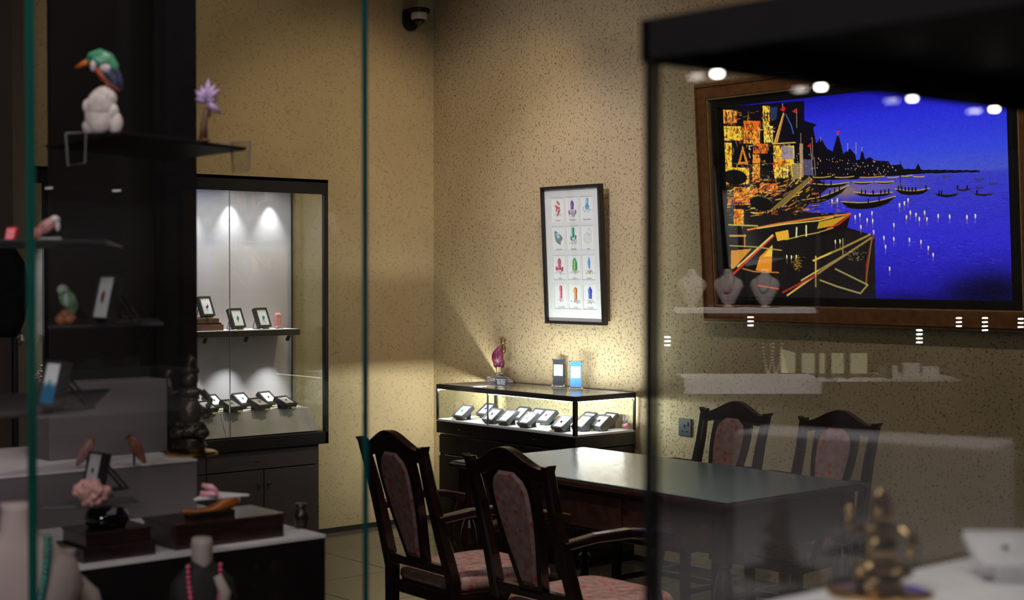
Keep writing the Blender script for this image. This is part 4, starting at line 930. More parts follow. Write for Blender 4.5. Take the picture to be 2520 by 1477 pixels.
def sm(t): return t*t*(3-2*t)
def make_chair(label, loc, rz, group):
    c = thing('armchair', label, 'chair', loc, rz, group)
    rake = lambda x, y, z: (x-.27*(max(0, z-.44)) - .05*max(0, .2-z), y, z)
    W = .215
    def top(y):   # crest upper edge
        a = abs(y)/W
        return 1.005-.062*sm(min(1, a*1.15))+(.012*max(0, a-.86)/.14 if a > .86 else 0)
    n = 28; ys_ = [-W-.012+(2*W+.024)*i/n for i in range(n+1)]
    up = [(y, top(y)) for y in ys_]; lo = [(y, top(y)-.060+.020*(abs(y)/W)**3*1.0) for y in reversed(ys_[2:-2])]
    MB().prism([(up[0][0]-.006, up[0][1]+.002)]+up+[(up[-1][0]+.006, up[-1][1]+.002)]+lo, -.018, .020, 'x').warp(rake).build('crest_rail', 'mahogany', c, bevel=.005)
    for s_ in (-1, 1):
        b = MB(); pts = [(0, s_*.215, 0), (0, s_*.213, .2), (0, s_*.210, .44), (0, s_*.200, .60), (0, s_*.196, .80), (0, s_*.205, .955)]
        b.tube(pts, [.9, 1, 1.1, 1.05, .95, .85], sq=(.045, .042)); b.warp(rake); b.build('rear_upright', 'mahogany', c)
    def hw(t): return .060+.058*math.sin(min(1, t*1.06)*math.pi*.62)**1.3
    def shield(k0, inset, t0, t1, cap):
        L_ = []; m = 14
        for i in range(m+1):
            t = t0+(t1-t0)*i/m; h = hw(t)-inset
            if cap and t > t1-.16: q = (t-(t1-.16))/.16; h *= math.sqrt(max(0, 1-.80*q*q))
            L_.append((h, .485+(.955-.485)*t))
        return [(a, z) for a, z in L_]+[(-a, z) for a, z in reversed(L_)]
    b = MB(); Lo = shield(0, 0, 0, 1.0, False); Li = shield(0, .024, .05, .93, True)
    # frame ring of the splat: outer outline to inner outline, front and back
    m = len(Lo)//2
    vs = []; fs = []
    for x in (-.016, .018):
        vs += [(x, a, z) for a, z in Lo]+[(x, a, z) for a, z in Li]
    N = len(Lo)
    for i in range(N):
        j = (i+1) % N
        fs += [(i, j, N+j, N+i), (2*N+i, 3*N+i, 3*N+j, 2*N+j), (i, 2*N+i, 2*N+j, j), (N+i, N+j, 3*N+j, 3*N+i)]
    b.add(vs, fs).warp(rake).build('splat_frame', 'mahogany', c)
    pan = MB(); Lq = shield(0, .023, .05, .93, True); Ls = shield(0, .036, .09, .90, True)
    vs = [(-.014, a, z) for a, z in Lq]+[(-.024, a, z) for a, z in Ls]+[(.015, a, z) for a, z in Lq]+[(.026, a, z) for a, z in Ls]; fs = []
    for i in range(N):
        j = (i+1) % N; fs += [(i, j, N+j, N+i), (2*N+i, 3*N+i, 3*N+j, 2*N+j), (i, 2*N+i, 2*N+j, j)]
    fs += [tuple(range(2*N-1, N-1, -1)), tuple(range(3*N, 4*N))]
    pan.add(vs, fs).warp(rake).build('back_pad', 'chair_fabric', c)
    b = MB(); b.box(-.016, .018, -.20, .20, .462, .500); b.warp(rake); b.build('lower_rail', 'mahogany', c, bevel=.003)
    b = MB(); b.box(-.01, .50, -.235, .235, .345, .395)
    b.warp(lambda x, y, z: (x, y*(.92+.16*x/.5), z)); b.build('seat_frame', 'mahogany', c, bevel=.006)
    # cushion
    rs = []
    for z, k in ((.395, .98), (.410, 1.01), (.430, 1.0), (.448, .96), (.458, .86), (.462, .6)):
        ring_ = []
        for i in range(32):
            a = 2*math.pi*i/32; ca, sa = math.cos(a), math.sin(a); e = .32
            x = .245+.243*k*math.copysign(abs(ca)**e, ca); y = .225*k*math.copysign(abs(sa)**e, sa)
            ring_.append((x, y*(.93+.14*x/.5), z))
        rs.append(ring_)
    MB().rings(rs).build('seat', 'chair_fabric', c, smooth=True)
    for s_ in (-1, 1):
        b = MB(); b.tube([(.47, s_*.225, .35), (.475, s_*.226, .2), (.47, s_*.226, 0)], [1.05, .95, .8], sq=(.042, .042)); b.build('front_leg', 'mahogany', c)
        b = MB(); xr = -.27*.24
        b.tube([(xr, s_*.205, .68), (.05, s_*.235, .700), (.18, s_*.262, .705), (.30, s_*.268, .690), (.375, s_*.262, .672)], [.9, 1, 1.1, 1.15, 1.2], sq=(.048, .030)); b.build('armrest', 'mahogany', c)
        b = MB(); b.tube([(.36, s_*.258, .675), (.335, s_*.262, .60), (.33, s_*.250, .50), (.37, s_*.238, .40), (.38, s_*.235, .35)], [1, .85, .85, 1, 1], sq=(.034, .034)); b.build('arm_support', 'mahogany', c)
        b = MB(); b.tube([(-.02, s_*.213, .16), (.47, s_*.224, .16)], 1, sq=(.022, .028)); b.build('side_stretcher', 'mahogany', c)
    b = MB(); b.tube([(.22, -.22, .16), (.22, .22, .16)], 1, sq=(.022, .028)); b.build('cross_stretcher', 'mahogany', c)
    return c
CG = 'mahogany armchairs around the table'
ch1 = make_chair('dark mahogany armchair with pink floral pads, nearer the left glass edge', (3.49, 4.62, 0), math.radians(-3), CG)
def another(label, loc, rz, k=1):
    o = copy_tree(ch1); o.location = loc; o.rotation_euler = (0, 0, rz); o.scale = (k, k, k); o['label'] = label
another('dark mahogany armchair with pink floral pads, beside the black showcase post', (3.47, 3.925, 0), math.radians(0))
another('mahogany armchair behind the table, back to the wall under the wood frame, nearer the socket', (5.45, 4.86, 0), math.radians(180), .97)
another('mahogany armchair behind the table, farther from the wall socket', (5.45, 4.235, 0), math.radians(181), .97)

# ------------------------------------------------------------------ near showcase at the left: glass pane and its stands
NY = 1.65
xa, xb = float(aty(72, 700, NY)[0]), float(aty(906, 700, NY)[0])
ns_ = thing('glass_cabinet', 'tall near glass cabinet with a green edged front pane over black plinths', 'showcase', (0, 0, 0))
bx('front_pane', 'pane', (xa+.008, xb-.004, NY, NY+.008, 1.0, 2.7), ns_)
bx('left_edge', 'green_edge', (xa, xa+.008, NY, NY+.008, 1.0, 2.7), ns_)
bx('right_edge', 'teal_edge', (xb-.004, xb, NY, NY+.008, 1.0, 2.7), ns_)
bx('front_plinth', 'black_lacquer', (.45, xb-.02, NY-.02, 2.49, 0, 1.0), ns_)
PY_, PZ_ = 2.51, 1.08
xr_ = float(aty(800, 1310, PY_)[0])
bx('rear_plinth', 'black_lacquer', (.80, xr_, PY_, 3.4, 0, PZ_-.006), ns_)
bx('plinth_cover', 'white_cloth', (.80, xr_, PY_-.002, 3.4, PZ_-.006, PZ_), ns_)
SY, SZ = 2.93, 1.195
xs_ = float(aty(484, 1110, SY)[0])
bx('step_block', 'step_grey', (.80, xs_, SY, 3.4, PZ_, SZ-.004), ns_)
bx('step_cover', 'white_cloth', (.80, xs_, SY-.002, 3.4, SZ-.004, SZ), ns_)
def span(px0, px1, y): return float(aty(px0, 700, y)[0]), float(aty(px1, 700, y)[0])
a_, b_ = span(128, 440, 3.22)
bx('dark_panel', 'dark_panel', (a_, b_, 3.22, 3.24, SZ, 2.8), ns_)
a_, b_ = span(413, 485, 3.10)
bx('black_post', 'black_metal', (a_, b_, 3.10, 3.16, SZ, 2.8), ns_)
a_, b_ = span(120, 411, 3.10)
db = MB().box(-(b_-a_)/2, (b_-a_)/2, 0, .09, 0, .165).build('display_block', 'step_grey', bevel=.002); db.location = ((a_+b_)/2, 3.10, SZ)
tag(db, 'plain grey display block on the white step behind the stone birds', 'block')
# lights of the near cabinet
q = ats(330, 60, 2.2); lamp('SPOT', 'cabinet_spot', (1.15, 2.0, 2.55), (1.2, 2.5, 1.8), 5, NEUT, .01, 45, .6)
lamp('SPOT', 'cabinet_spot_low', (1.05, 1.95, 2.55), (1.05, 2.75, 1.1), 5.5, NEUT, .01, 45, .6)

def corner_shelf(name, label, pts, z, th, m, cat='shelf'):
    cx = sum(p[0] for p in pts)/len(pts); cy = sum(p[1] for p in pts)/len(pts)
    o = MB().prism([(p[0]-cx, p[1]-cy) for p in pts], -th, 0, 'z').build(name, m, bevel=.001)
    o.location = (cx, cy, z); return tag(o, label, cat, 'small shelves in the near glass cabinet')
def poly_at(z, pix): return [tuple(atz(x, y, z)[:2]) for x, y in pix]
# top shelf, seen from below
ZS1 = 1.82
c0 = atz(298, 322, ZS1)[:2]; c1 = atz(606, 362, ZS1)[:2]; c2 = atz(112, 356, ZS1)[:2]
s1 = corner_shelf('display_shelf', 'black top shelf carrying the kingfisher and lilac flower', [tuple(c0), tuple(c1), tuple(c1+c2-c0), tuple(c2)], ZS1, .006, 'black_metal')
def bracket(px, py, s, label):
    p = ats(px, py, s); o = thing('acrylic_bracket', label, 'bracket', (p[0], p[1], p[2]), math.radians(-48), 'clear brackets under the top shelf')
    b = MB(); w_, h_ = .017, .026
    b.tube([(-w_, 0, h_), (-w_*.8, 0, -h_), (w_*.9, 0, -h_*.85), (w_, 0, h_*1.05), (-w_, 0, h_)], .0016, 6); b.build('rim', 'bracket_rim', o)
    bx('sheet', 'acrylic', (-w_*.9, w_*.9, -.001, .001, -h_*.85, h_), o)
bracket(187, 368, ats(187, 368, 1)[2] and 2.42, 'clear bracket with pale rim under the top shelf, left end')
bracket(592, 388, 2.62, 'clear bracket with pale rim under the top shelf, right end')

# kingfisher on quartz
def local_thing(name, label, cat, px, py, s, group=None, z=None):
    p = atz(px, py, z) if z is not None else ats(px, py, s)
    s_ = float(np.dot(p-O, FP))
    return thing(name, label, cat, T(p), -math.atan2(.6494, .7604), group), s_/FPX   # local x = right, y = away
kf, S = local_thing('kingfisher_figurine', 'stone kingfisher with green head and orange beak on a white quartz lump', 'figurine', 252, 328, 0, z=ZS1)
b = MB()
for x, z, rx, rz in ((-6, 34, 36, 40), (-4, 66, 36, 44), (4, 92, 27, 24), (-32, 66, 17, 20), (33, 24, 18, 30), (-30, 16, 20, 18), (14, 84, 24, 26), (20, 52, 22, 26), (-22, 40, 22, 30)): b.ell((x*S, 0, z*S), (rx*S, rx*S*.7, rz*S), 12, 7, jit=.06)
b.warp(lambda x, y, z: (x, y, max(0, z))); b.build('quartz_rock', 'quartz', kf, smooth=True)
def body_ring(spine, ny=12):
    rs = []
    for i, (x, z, r1, r2) in enumerate(spine):
        j0 = max(0, i-1); j1 = min(len(spine)-1, i+1); dx, dz = spine[j1][0]-spine[j0][0], spine[j1][1]-spine[j0][1]; L_ = math.hypot(dx, dz); nx, nz = -dz/L_, dx/L_
        rs.append([((x+nx*r1*math.cos(2*math.pi*k/ny))*S, r2*S*math.sin(2*math.pi*k/ny), (z+nz*r1*math.cos(2*math.pi*k/ny))*S) for k in range(ny)])
    return rs
MB().rings(body_ring([(48, 108, 3, 4), (40, 120, 14, 11), (28, 138, 22, 17), (14, 158, 24, 20), (2, 172, 20, 18), (-4, 180, 12, 12)])).build('body', 'kf_navy', kf, smooth=True)
MB().rings(body_ring([(44, 104, 3, 3), (24, 122, 9, 9), (6, 138, 11, 14), (-8, 156, 10, 14), (-12, 170, 6, 9)])).build('belly', 'kf_orange', kf, smooth=True)
b = MB(); b.rings(body_ring([(-38, 176, 5, 6), (-26, 182, 17, 16), (-8, 184, 24, 21), (12, 176, 24, 21), (28, 160, 16, 16), (38, 146, 5, 6)])); b.build('head', 'kf_green', kf, smooth=True)
b = MB(); b.ell((-18*S, -13*S, 164*S), (8*S, 8*S, 14*S), 10, 6); b.ell((12*S, -15*S, 158*S), (15*S, 7*S, 11*S), 10, 6); b.build('throat_patch', 'kf_white', kf, smooth=True)
b = MB(); b.tube([(-32*S, 0, 176*S), (-48*S, 0, 169*S), (-66*S, 0, 161*S)], [9*S, 7*S, 2*S], 8); b.build('beak', 'beak_orange', kf, smooth=True)
b = MB(); b.ell((-24*S, -17*S, 182*S), (3*S, 2*S, 3*S), 8, 5); b.build('eye', 'dome_black', kf)
b = MB(); b.tube([(10*S, -4*S, 100*S), (12*S, -4*S, 124*S)], 2.5*S, 6); b.tube([(16*S, 5*S, 100*S), (18*S, 5*S, 124*S)], 2.5*S, 6); b.build('feet', 'kf_orange', kf)
# lilac flower
lf, S = local_thing('flower_ornament', 'lilac stone flower on a brown stem at the right of the top shelf', 'ornament', 508, 349, 0, z=ZS1)
b = MB(); b.tube([(-8*S, 0, 0), (-6*S, 0, 40*S), (2*S, 0, 85*S)], [12*S, 8*S, 5*S], 8); b.ell((-6*S, 0, 4*S), (18*S, 14*S, 4*S), 12, 5); b.tube([(0, 0, 70*S), (10*S, 0, 90*S), (9*S, 0, 60*S)], 3*S, 6); b.build('stem', 'brown_wood', lf, smooth=True)
for a, l in ((-20, 42), (45, 44), (5, 58), (78, 26), (130, 46), (-75, 30), (25, 48), (-45, 40)):
    q = math.radians(a); dx, dz = math.sin(q), math.cos(q); b = MB()
    b.tube([(2*S, -2*S, 98*S), ((2+dx*l*.3)*S, -8*S, (98+dz*l*.3)*S), ((2+dx*l*.6)*S, -6*S, (98+dz*l*.6)*S), ((2+dx*l)*S, 0, (98+dz*l)*S)], [3*S, 9*S, 9*S, 1*S], 7); b.build('petal', 'lilac', lf, smooth=True)

# second shelf with red stones and carved parrot
ZS2 = 1.6+(672-592)/FPX*2.35
s2 = corner_shelf('display_shelf', 'dark shelf with the red stone cubes at the left glass edge', poly_at(ZS2, [(-60, 588), (262, 590)])+[tuple(ats(300, 590, 2.75)[:2]), tuple(ats(-60, 590, 2.75)[:2])], ZS2, .006, 'black_metal')
for px, sx, lb in ((25, 26, 'bright red stone block left of the green glass edge'), (84, 16, 'smaller red stone block right of the green glass edge')):
    o, S = local_thing('red_stone_block', lb, 'ornament', px, 593, 0, 'red stone blocks', z=ZS2+.001)
    MB().box(-sx/2*S, sx/2*S, -.006, .006, 0, 33*S, ch=.002).warp(lambda x, y, z: (x+.2*z, y, z)).build('block', 'red_stone', o)
pr, S = local_thing('parrot_figurine', 'pink and white carved stone bird on the second shelf', 'figurine', 110, 593, 0, z=ZS2+.001)
MB().rings(body_ring([(-18, 2, 5, 5), (-14, 18, 10, 9), (0, 32, 16, 13), (14, 42, 15, 12), (26, 50, 11, 9), (36, 54, 4, 4)])).build('body', 'rhodonite', pr, smooth=True)
b = MB(); b.ell((26*S, -2*S, 52*S), (14*S, 11*S, 11*S), 10, 6); b.ell((34*S, -5*S, 36*S), (7*S, 5*S, 13*S), 9, 6); b.build('head', 'kf_white', pr, smooth=True)
b = MB(); b.prism([(-16*S, -2*S), (48*S, -2*S), (42*S, 8*S), (-8*S, 6*S)], -.008, .008, 'y'); b.warp(lambda x, y, z: (x, y, z+.0012)); b.build('base', 'dark_wood', pr)

# third shelf: jade bird, upright gem box
ZS3 = 1.6+(672-800)/FPX*2.5
s3 = corner_shelf('display_shelf', 'dark shelf with the green stone bird and an upright gem box', [tuple(ats(118, 800, 2.45)[:2]), tuple(ats(402, 800, 2.62)[:2]), tuple(ats(390, 800, 2.85)[:2]), tuple(ats(118, 800, 2.8)[:2])], ZS3, .005, 'grey_cabinet')
jb, S = local_thing('green_stone_bird', 'mottled green and white stone bird on an orange rock', 'figurine', 160, 800, 2.52)
jb.location.z = ZS3
b = MB()
for x, z, r_ in ((-8, 14, 17), (12, 16, 16), (2, 26, 14)): b.ell((x*S, 0, z*S), (r_*S, r_*S*.8, r_*S*.9), 9, 6, jit=.08)
b.warp(lambda x, y, z: (x, y, max(0, z))); b.build('rock', 'terracotta', jb, smooth=True)
MB().rings(body_ring([(22, 26, 6, 6), (18, 44, 17, 14), (8, 62, 21, 17), (0, 76, 17, 15), (-4, 88, 9, 9)])).build('body', 'jade', jb, smooth=True)
b = MB(); b.ell((-4*S, -2*S, 86*S), (15*S, 12*S, 13*S), 11, 7); b.ell((8*S, -14*S, 62*S), (8*S, 5*S, 18*S), 9, 6, Matrix.Rotation(.0, 4, 'Y')); b.build('head', 'jade_pale', jb, smooth=True)
def near_box(px, py, s, hpx, wpx, gem, label, z=None, cardm='white_pad', gs=.006, sh='long', rz=-60):
    p = ats(px, py, s) if z is None else atz(px, py, z); s_ = float(np.dot(p-O, FP)); u = s_/FPX
    return gem_box(label, gem, T(p), math.radians(rz), 76, wpx*u, hpx*u, .022, gs, 0, 'gem boxes in the near glass cabinet', gshape=sh, padm=cardm)
g1 = near_box(278, 798, 0, 112, 66, 'gem_brown', 'tall gem box with a long brown stone on the third shelf', z=ZS3, rz=-78)
# fourth shelf, blue card box
ZS4 = 1.6+(672-1012)/FPX*2.3
s4 = corner_shelf('display_shelf', 'grey shelf carrying the blue and white gem box', [tuple(ats(-60, 1012, 2.2)[:2]), tuple(ats(235, 1012, 2.4)[:2]), tuple(ats(275, 1008, 2.75)[:2]), tuple(ats(-60, 1008, 2.6)[:2])], ZS4, .006, 'grey_cabinet')
g2 = near_box(150, 1010, 0, 112, 72, 'gem_teal', 'tall gem box with a blue and white pad on the fourth shelf', z=ZS4, rz=-80, gs=.004)
m = mat('blue_white_pad', (.75, .77, .8), .6); nt = m.node_tree
tcn = [n for n in nt.nodes if n.type == 'TEX_COORD'][0]; sx_ = nt.nodes.new('ShaderNodeSeparateXYZ'); rr = nt.nodes.new('ShaderNodeValToRGB')
rr.color_ramp.elements[0].position = .038; rr.color_ramp.elements[0].color = (.02, .16, .33, 1); rr.color_ramp.elements[1].position = .046; rr.color_ramp.elements[1].color = (.75, .77, .8, 1)
nt.links.new(tcn.outputs['Object'], sx_.inputs[0]); nt.links.new(sx_.outputs[2], rr.inputs[0]); nt.links.new(rr.outputs[0], nt.nodes['Principled BSDF'].inputs['Base Color'])
for ch in g2.children:
    if ch.name.startswith('pad'): ch.data.materials[0] = m
near_box(250, 1212, 0, 92, 56, 'gem_purple', 'gem box with a small dark red stone behind the coral ball', z=1.20, rz=-78, gs=.004, sh='oval')

# two stone birds and the bronze statue on the step
def perch_bird(px, py, flip, m, label):
    o, S_ = local_thing('stone_bird', label, 'figurine', px, py, 0, 'pair of stone birds on the white step', z=SZ)
    global S; S = S_*1.0
    f = -1 if flip else 1
    sp = [(-26*f, 0+6, 4, 4), (-16*f, 22, 10, 8), (-4*f, 44, 16, 13), (4*f, 58, 15, 12), (8*f, 68, 11, 10), (10*f, 74, 5, 5)]
    sp = [(x, z, a, b_) for x, z, a, b_ in sp]
    MB().rings(body_ring(sp)).build('body', m, o, smooth=True)
    b = MB(); b.ell((10*f*S, 0, 68*S), (10*S, 9*S, 9*S), 10, 6); b.tube([(17*f*S, 0, 68*S), (27*f*S, 0, 65*S)], [4*S, .6*S], 6); b.build('head', 'bird_rust' if m == 'bird_pink' else 'brown_wood', o, smooth=True)
    b = MB(); b.tube([(0, -3*S, 0), (0, -3*S, 40*S)], 2*S, 6); b.tube([(4*S*f, 4*S, 0), (4*S*f, 4*S, 40*S)], 2*S, 6); b.build('legs', 'bronze', o)
perch_bird(215, 1152, False, 'bird_pink', 'pale pink stone bird facing right on the white step')
perch_bird(332, 1146, True, 'bird_rust', 'rust coloured stone bird facing left on the white step')

def idol(name, label, px, py, s, z, H, m, disc, mdisc):
    o, u = local_thing(name, label, 'statuette', px, py, s, z=z) if z is not None else local_thing(name, label, 'statuette', px, py, s)
    k = H*u/100.0
    MB().lathe([(disc*k, 0), (disc*k, 2*k), (disc*.9*k, 3.5*k), (disc*.5*k, 5*k)], 32).build('round_base', mdisc, o)
    b = MB(); b.lathe([(14*k, 4*k), (16*k, 9*k), (13*k, 13*k), (15*k, 16*k)], 16)
    b.ell((0, 0, 24*k), (17*k, 12*k, 11*k), 14, 8); b.ell((-11*k, -6*k, 22*k), (9*k, 8*k, 6*k), 10, 6); b.ell((11*k, -6*k, 22*k), (9*k, 8*k, 6*k), 10, 6)
    b.ell((0, -1*k, 42*k), (11*k, 9*k, 17*k), 14, 8); b.ell((0, 0, 62*k), (12*k, 7*k, 5*k), 12, 6)
    b.lathe([(3*k, 62*k), (4*k, 68*k)], 10); b.ell((0, -1*k, 75*k), (8*k, 8*k, 9*k), 12, 8)
    b.lathe([(8*k, 80*k), (9*k, 83*k), (5*k, 90*k), (6*k, 92*k), (2*k, 99*k)], 12)
    b.tube([(11*k, 0, 62*k), (20*k, -2*k, 54*k), (17*k, -10*k, 42*k)], [4*k, 3*k, 2.6*k], 8)
    b.tube([(-11*k, 0, 62*k), (-20*k, -2*k, 60*k), (-20*k, -6*k, 76*k)], [4*k, 3*k, 2.6*k], 8); b.ell((-20*k, -7*k, 80*k), (4.4*k, 3*k, 5*k), 8, 5)
    b.ell((17*k, -11*k, 39*k), (4.4*k, 4*k, 3.4*k), 8, 5)
    b.tube([(-14*k, -4*k, 10*k), (-6*k, -10*k, 8*k), (4*k, -11*k, 8*k)], [5*k, 4*k, 3*k], 8)
    b.build('figure', m, o, smooth=True)
    b = MB()
    for i in range(12):
        a = 2*math.pi*i/12; b.ell((7.5*k*math.cos(a), -1*k+6.5*k*math.sin(a), 56*k+1.5*k*math.sin(a)), (1.8*k, 1.8*k, 1.8*k), 6, 4)
        b.ell((13*k*math.cos(a), -2*k+10*k*math.sin(a), 30*k), (2*k, 2*k, 2*k), 6, 4)
    b.build('beads', m, o, smooth=True)
    return o
idol('bronze_statuette', 'dark bronze statuette on a gold disc beside the black post', 470, 1119, 0, SZ, 250, 'bronze', 26, 'bright_brass')

# lower tier: coral ball on an urn, boxes, vase, amber carving
def rect_thing(name, label, cat, m, px0, px1, pyb, hpx, depth, group=None, zb=PZ_, tiers=1):
    p0, p1 = atz(px0, pyb, zb), atz(px1, pyb+(px1-px0)*(-.13), zb)
    y = (p0[1]+p1[1])/2; cx = (p0[0]+p1[0])/2; wd = (p1[0]-p0[0])/2; u = float(np.dot(p0-O, FP))/FPX
    o = thing(name, label, cat, (float(cx), float(y+depth/2), zb), 0, group)
    h = hpx*u; hh = h/tiers
    for i in range(tiers):
        q = 1-.10*i
        MB().box(-wd*q, wd*q, -depth/2*q, depth/2*q, i*hh, (i+1)*hh-.004).build('box_body' if i == 0 else 'upper_box', m, o, bevel=.002)
        MB().box(-wd*q*1.03, wd*q*1.03, -depth/2*q*1.03, depth/2*q*1.03, (i+1)*hh-.005, (i+1)*hh).build('lid', m, o, bevel=.001)
    return o, h, u
ob, hb, S = rect_thing('lacquer_boxes', 'two stacked dark wooden boxes under the black urn', 'box', 'dark_wood', 205, 385, 1388, 72, .11, tiers=2)
ux, uy = ob.location.x, ob.location.y
ur = thing('black_urn', 'squat glossy black urn on the stacked wooden boxes', 'vase', (ux, uy, PZ_+hb))
MB().lathe([(45*S, 0), (56*S, 14*S), (54*S, 34*S), (40*S, 54*S), (30*S, 60*S), (34*S, 70*S), (30*S, 74*S)], 24).build('urn_body', 'dome_black', ur, smooth=True)
b = MB(); b.lathe([(12*S, 74*S), (18*S, 78*S), (6*S, 86*S)], 14); b.build('lid', 'dome_black', ur)
gs_, S2 = local_thing('glass_plate', 'thin glass shelf under the pink coral ball', 'shelf', 232, 1244, 2.32, 'glass plates in the near cabinet')
MB().prism([(-120*S2, -.02), (115*S2, .01), (60*S2, .09), (-60*S2, .09)], -.004, 0, 'z').build('plate', 'grey_cabinet', gs_, bevel=.001)
co, S2 = local_thing('coral_ball', 'knobbly pink coral ball at the left below the stone birds', 'ornament', 226, 1262, 2.28)
b = MB()
for i in range(46):
    a = random.uniform(0, 6.28); q = random.uniform(-1, 1); rr_ = math.sqrt(1-q*q)
    b.ell((37*S2*rr_*math.cos(a), 30*S2*rr_*math.sin(a), (40+26*q)*S2), (12*S2, 12*S2, 11*S2), 8, 5, jit=.12)
b.ell((0, 0, 40*S2), (36*S2, 30*S2, 28*S2), 12, 8); b.build('coral', 'coral_pink', co, smooth=True)
co.location.z = gs_.location.z+.0005
ob2, hb2, S = rect_thing('lacquer_box', 'long low black lacquer box under the amber carving', 'box', 'dark_wood', 432, 700, 1356, 62, .13)
am = thing('amber_carving', 'long glossy amber carving lying on the black lacquer box', 'ornament', (ob2.location.x-.01, ob2.location.y, PZ_+hb2+.004))
b = MB()
b.rings(body_ring([(-80, 16, 4, 5), (-62, 10, 9, 10), (-36, 8, 8, 14), (0, 10, 9, 16), (24, 14, 13, 16), (36, 20, 19, 16), (52, 22, 15, 13), (66, 26, 18, 15), (80, 28, 8, 9)])); b.build('carved_body', 'amber', am, smooth=True)
b = MB(); b.ell((80*S, 0, 28*S), (9*S, 8*S, 14*S), 9, 6, jit=.1); b.build('pale_end', 'kf_white', am, smooth=True)
b = MB(); b.box(-60*S, 60*S, -.02, .02, -.004, .006); b.build('stand', 'black_lacquer', am, bevel=.002)
vs_, S = local_thing('dark_vase', 'slender dark vase at the right end of the near plinth', 'vase', 742, 1300, 0, z=PZ_)
MB().lathe([(12*S, 0), (16*S, 6*S), (20*S, 28*S), (14*S, 44*S), (10*S, 50*S), (16*S, 60*S), (14*S, 61*S)], 18).build('vase_body', 'dark_wood', vs_, smooth=True)
pk, S = local_thing('glass_plate', 'pale pointed glass plate holding the pink shell', 'shelf', 545, 1222, 2.75, 'glass plates in the near cabinet')
MB().prism([(-60*S, -.03), (-50*S, .07), (62*S, .03)], -.004, 0, 'z').build('plate', 'white_pad', pk, bevel=.001)
ps, S = local_thing('pink_shell', 'small glossy pink stone shell on the pale plate', 'ornament', 511, 1216, 2.74)
ps.location.z = pk.location.z
b = MB(); b.tube([(-18*S, 0, 10*S), (0, 0, 8*S), (18*S, 0, 8*S), (28*S, 0, 6*S)], [6*S, 9*S, 9*S, 3*S], 10); b.tube([(24*S, 0, 12*S), (8*S, 0, 24*S), (-14*S, 0, 30*S)], [6*S, 9*S, 5*S], 10); b.build('shell', 'pink_stone', ps, smooth=True)

# necklace busts in the front of the near cabinet
def bust(px, pyt, s, H, label, mb_, bead, nb, rz, bw=1.0, group='necklace busts in the near cabinet', zbase=1.0, loc=None, br_=.0045):
    if loc is None:
        p = ats(px, pyt, s); loc = (float(p[0]), float(p[1]), zbase); Hh = float(p[2])-zbase; u = s/FPX
    else: Hh = H; u = None
    o = thing('necklace_bust', label, 'bust', loc, rz, group)
    k = .86*H if u is None else H*u  # overall shoulder scale
    Z = Hh
    rs = []
    for t, wx, wy in ((0, .16, .12), (.04*Z, .16, .12), (.05*Z, .05, .05), (Z-1.05*k, .16, .10), (Z-.75*k, .34, .16), (Z-.50*k, .46, .17), (Z-.34*k, .40, .15), (Z-.24*k, .24, .13), (Z-.17*k, .135, .11), (Z-.04*k, .12, .11), (Z, .13, .10)):
        rs.append([(wx*k*bw*math.cos(2*math.pi*j/20), wy*k*math.sin(2*math.pi*j/20)-(.02*k if t > Z-.8*k else 0), t) for j in range(20)])
    MB().rings(rs).build('bust_form', mb_, o, smooth=True)
    b = MB(); pts = []
    for i in range(nb):
        a = math.pi*(i/(nb-1)); x = -math.cos(a)*.21*k*bw; z = Z-.20*k-math.sin(a)*.52*k; y = -(.135+.06*math.sin(a))*k
        b.ell((x, y, z), (br_, br_, br_), 7, 5)
    b.build('bead_string', bead, o, smooth=True)
    return o
bust(46, 1236, 2.05, 420, 'large cream necklace bust with green stones at the bottom left corner', 'bust_cream', 'emerald', 50, -.45, bw=.8, br_=.006)
bust(160, 1352, 2.15, 300, 'small cream necklace bust with dark red stones at the bottom left', 'bust_cream', 'bead_red', 34, -.7, bw=.7, br_=.006)
b3 = bust(496, 1326, 2.30, 300, 'dark necklace bust with cream neck and pink bead string below the lacquer box', 'bust_black', 'bead_pink', 40, -.35, bw=.62, br_=.0035)
Hb = float(ats(496, 1326, 2.30)[2])-1.0; kb = 300*2.30/FPX
MB().lathe([(.080*kb, Hb-.30*kb), (.082*kb, Hb-.2*kb), (.088*kb, Hb-.04*kb), (.078*kb, Hb+.002)], 18, c=(0, -.015*kb)).warp(lambda x, y, z: (x, y*1.45, z)).build('neck', 'bust_cream', b3, smooth=True)
b = MB()
for sx in (1,):
    b.tube([(sx*.10*kb, -.16*kb, Hb-.28*kb), (sx*.16*kb, -.19*kb, Hb-.42*kb), (sx*.13*kb, -.21*kb, Hb-.60*kb)], [.035*kb, .05*kb, .03*kb], 8)
b.build('collar_band', 'bust_cream', b3, smooth=True)

# ------------------------------------------------------------------ far left: dark pillar and draped stand
xp0, xp1 = float(ats(-80, 600, 5.6)[0]), float(ats(60, 600, 5.6)[0])
pl = MB().box(-.10, .10, -.10, .10, 0, ZC).build('trim_1', 'pillar'); q = ats(-12, 600, 5.6); pl.location = (q[0], q[1], 0); pl.rotation_euler = (0, 0, -.7); struct(pl)
q = ats(28, 900, 4.4)
dsn = thing('draped_stand', 'black metal stand with a black cloth draped over it at the left edge', 'stand', (q[0], q[1], 0), -.7)
zt = 1.6+(672-620)/FPX*4.4
b = MB(); b.tube([(.01, 0, .05), (.01, 0, zt)], .010, 8); b.build('pole', 'black_metal', dsn)
b = MB()
for a in (0, 2.1, 4.2): b.tube([(.01, 0, .45), (.01+.26*math.cos(a), .26*math.sin(a), 0.01)], .009, 8)
b.build('tripod_legs', 'black_metal', dsn)
rs = []
